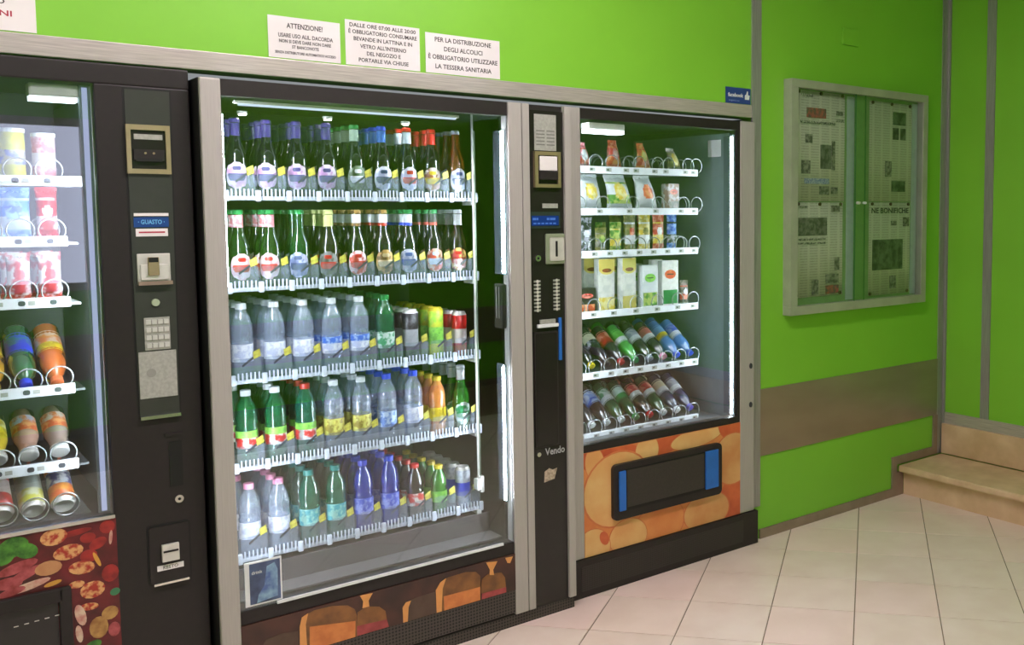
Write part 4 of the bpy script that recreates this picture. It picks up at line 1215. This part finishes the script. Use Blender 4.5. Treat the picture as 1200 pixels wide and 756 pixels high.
notice(-.389, -.178, 1.9145, 2.036, 'white paper notice with ATTENZIONE heading above the drinks machine', [
    ('ATTENZIONE!', -.283, 2.010, .021, .105, INK), ('USARE USO ALIL. DACORDA', -.281, 1.981, .0165, .160, INK), ('NON SI DEVE DARE NON DARE', -.283, 1.964, .0135, .152, INK),
    ('ST BANCONOTE', -.283, 1.949, .0125, .078, INK), ('SENZA DISTRIBUTORE AUTOMATICO ACCESO', -.282, 1.931, .0105, .178, INK)])
notice(-.162, .080, 1.9145, 2.052, 'white paper notice of six lines about drinks in cans and glass, middle of three', [
    ('DALLE ORE 07:00 ALLE 20:00', -.041, 2.037, .017, .215, INK), ('È OBBLIGATORIO CONSUMARE', -.041, 2.017, .017, .222, INK), ('BEVANDE IN LATTINA E IN', -.041, 1.996, .017, .190, INK),
    ("VETRO ALL'INTERNO", -.041, 1.974, .017, .150, INK), ('DEL NEGOZIO E', -.041, 1.953, .017, .110, INK), ('PORTARLE VIA CHIUSE', -.041, 1.932, .017, .162, INK)])
notice(.100, .371, 1.9145, 2.044, 'white paper notice of four lines about alcohol sale, nearest the right machine', [
    ('PER LA DISTRIBUZIONE', .235, 2.024, .021, .205, INK), ('DEGLI ALCOLICI', .235, 1.995, .021, .140, INK), ('È OBBLIGATORIO UTILIZZARE', .235, 1.967, .021, .252, INK), ('LA TESSERA SANITARIA', .235, 1.937, .021, .205, INK)])
notice(-1.40, -.951, 1.9145, 2.16, 'large white paper notice with red lines cut by the frame above the left machine', [
    ('SI INFORMANO I CLIENTI CHE', -1.18, 2.02, .03, .38, INK), ('IL LOCALE È VIDEOSORVEGLIATO', -1.18, 1.985, .018, .33, INK), ('VIETATO AI MINORI DI ANNI', -1.18, 1.956, .02, .36, RED_INK), ('18', -1.045, 1.942, .016, .02, RED_INK)])
fb = empty('blue_sticker', (1.5, -.001, 1.912), 'small blue social media sticker with white thumb above the right machine corner', 'sticker')
part('sheet', B(BLUE_STICK).box(1.427, 1.572, -.0022, -.0012, 1.9125, 1.979), fb)
text(fb, 'facebook', 1.484, -.0026, 1.947, .022, WHITE_PL, bold=.0006, width=.088)
text(fb, 'seguici su', 1.475, -.0026, 1.925, .010, mat('pale_blue_print', (150, 170, 220), .6), width=.06)
part('printed_thumb', B(WHITE_PL).poly([(1.538, 1.932), (1.562, 1.932), (1.566, 1.950), (1.556, 1.952), (1.556, 1.966), (1.551, 1.968), (1.546, 1.954), (1.538, 1.950)], -.0028, -.0022), fb)

# blank cover plate on the green wall
cpn = empty('cover_plate', (2.22, -.004, 2.23), 'small square green painted cover plate high on the wall', 'plate')
part('plate', B(GREEN).box(2.165, 2.276, -.008, 0, 2.233, 2.31, bev=.002), cpn)

# ------------------------------------------------------------------ notice board with newspaper pages
nb = empty('notice_board', (2.276, -.02, .99), 'aluminium framed glass notice board holding four newspaper pages on the green wall', 'notice board')
FRM = mat('board_aluminium', (186, 186, 172), .4, .35, (174, 174, 160), 12)
x0, x1, z0, z1, yb = 1.776, 2.776, .992, 2.040, -.05
for nm, a in (('frame_rail', (x0, x1, z1 - .036, z1)), ('frame_rail', (x0, x1, z0, z0 + .040)), ('frame_rail', (x0, x0 + .045, z0 + .040, z1 - .036)), ('frame_rail', (x1 - .040, x1, z0 + .040, z1 - .036))):
    part(nm, B(FRM).box(a[0], a[1], yb, 0, a[2], a[3], bev=.002), nb)
part('backing', B(mat('board_backing', (128, 160, 104), .7)).box(x0 + .045, x1 - .040, -.012, -.003, z0 + .040, z1 - .036), nb)
part('side_strip', B(mat('board_strip', (176, 186, 190), .5)).box(2.688, 2.73, -.016, -.012, z0 + .045, z1 - .045).box(2.19, 2.24, -.016, -.012, z0 + .045, z1 - .045), nb)
gp1 = part('glass_pane', B(GLASS_BOARD).box(x0 + .045, 2.30, -.036, -.033, z0 + .040, z1 - .036), nb)
gp2 = part('glass_pane', B(GLASS_BOARD).box(2.22, x1 - .040, -.043, -.040, z0 + .040, z1 - .036), nb)
part('pane_edge', B(mat('pane_edge_green', (60, 120, 60), .3)).box(2.298, 2.302, -.037, -.032, z0 + .04, z1 - .036), gp1)
part('pane_edge', B(mat('pane_edge_green', (60, 120, 60), .3)).box(2.218, 2.222, -.044, -.039, z0 + .04, z1 - .036), gp2)
part('lock_knob', B(CHROME_SOFT).disc(2.235, 1.497, .009, .007, -.056, -.043).disc(2.285, 1.497, .012, .006, -.050, -.043, WHITE_PL), nb)

NEWS = newsprint('newsprint', (206, 200, 186))
NEWS2 = newsprint('newsprint_grey', (196, 196, 172))
PH = {'d': mat('photo_dark', (84, 80, 74), .8, 0, (150, 146, 134), 55, .4, .6), 'r': mat('photo_red', (176, 84, 80), .8, 0, (96, 76, 76), 50, .4, .6), 'b': mat('headline_blue', (110, 120, 168), .8, 0, (180, 184, 196), 160, .4, .6),
      'h': mat('headline_black', (84, 80, 78), .8, 0, (190, 186, 172), 190, .42, .52), 'g': mat('photo_grey', (120, 116, 108), .8, 0, (74, 72, 66), 40, .4, .6), 'n': mat('photo_green', (96, 110, 84), .8, 0, (48, 54, 40), 22, .4, .6)}
PIN = mat('dark_pin', (70, 30, 30), .4)
pages = [
    ((1.834, 2.170, 1.503, 2.000), NEWS, 'upper newspaper page with red photo and blue headline, beside the board edge nearest the machines',
     [('r', .22, .61, .15, .24), ('d', .82, .96, .16, .20), ('h', .82, .98, .235, .26), ('h', .1, .8, .27, .295), ('h', .12, .34, .03, .055), ('d', .20, .34, .39, .47), ('g', .50, .72, .48, .70), ('d', .73, .80, .44, .71), ('d', .12, .30, .63, .75), ('b', .18, .68, .79, .84), ('d', .48, .68, .86, .94), ('d', .72, .86, .87, .93)]),
    ((1.834, 2.162, 1.065, 1.498), NEWS, 'lower newspaper page with wide group photo and small red photo, nearest the machines',
     [('g', .07, .66, .16, .35), ('h', .07, .64, .38, .40), ('h', .07, .64, .42, .44), ('h', .1, .26, .04, .06), ('d', .75, .93, .03, .10), ('d', .83, .93, .59, .73), ('d', .35, .49, .82, .98), ('d', .64, .92, .77, .87), ('r', .64, .92, .89, .98)]),
    ((2.352, 2.684, 1.505, 1.988), NEWS2, 'upper newspaper page with four small photos down its side, nearest the corner',
     [('n', .54, .85, .09, .22), ('n', .54, .68, .25, .37), ('n', .72, .85, .25, .37), ('d', .37, .52, .59, .75), ('n', .52, .85, .79, .90)]),
    ((2.356, 2.680, 1.045, 1.500), NEWS2, 'lower newspaper page with bold headline and large tree photo, nearest the corner',
     [('d', .52, .66, .20, .25), ('d', .82, .97, .16, .26), ('n', .08, .82, .40, .73), ('d', .50, .66, .80, .94)])]
for (a, b_, c, d), mm, lab, blocks in pages:
    t = empty('newspaper_page', ((a + b_) / 2, -.014, c), lab, 'newspaper', 'newspaper pages in the notice board')
    s = B(mm)
    n = 12
    fr, bk = [], []
    for i in range(n + 1):
        x = a + (b_ - a) * i / n
        y = -.0150 - .0015 * math.sin(i * 1.1)
        fr.append((s.bm.verts.new((x, y, c)), s.bm.verts.new((x, y, d))))
        bk.append((s.bm.verts.new((x, y + .0006, c)), s.bm.verts.new((x, y + .0006, d))))
    for i in range(n):
        s.face([fr[i][0], fr[i + 1][0], fr[i + 1][1], fr[i][1]], 0, True)
        s.face([bk[i + 1][0], bk[i][0], bk[i][1], bk[i + 1][1]], 0, True)
        s.face([fr[i][0], bk[i][0], bk[i + 1][0], fr[i + 1][0]]); s.face([fr[i][1], fr[i + 1][1], bk[i + 1][1], bk[i][1]])
    part('sheet', s, t)
    for (k, u0, u1, v0, v1) in blocks:
        part('printed_photo' if k in 'drgn' else 'printed_headline', B(PH[k]).box(a + (b_ - a) * u0, a + (b_ - a) * u1, -.0176, -.0166, d - (d - c) * v1, d - (d - c) * v0), t)
    if 'bold headline' in lab:
        text(t, 'NE BONIFICHE', (a + b_) / 2, -.0176, d - (d - c) * .09, .036, INK, bold=.0008, width=(b_ - a) * .9)
    for px in (a + .02, (a + b_) / 2, b_ - .02):
        part('pin', B(PIN).disc(px, d - .008, .008, .008, -.0225, -.0166, None, 10), t)
    if c < 1.2:
        for px in (a + .01, b_ - .02):
            part('pin', B(PIN).disc(px, c + .01, .008, .008, -.0225, -.0166, None, 10), t)
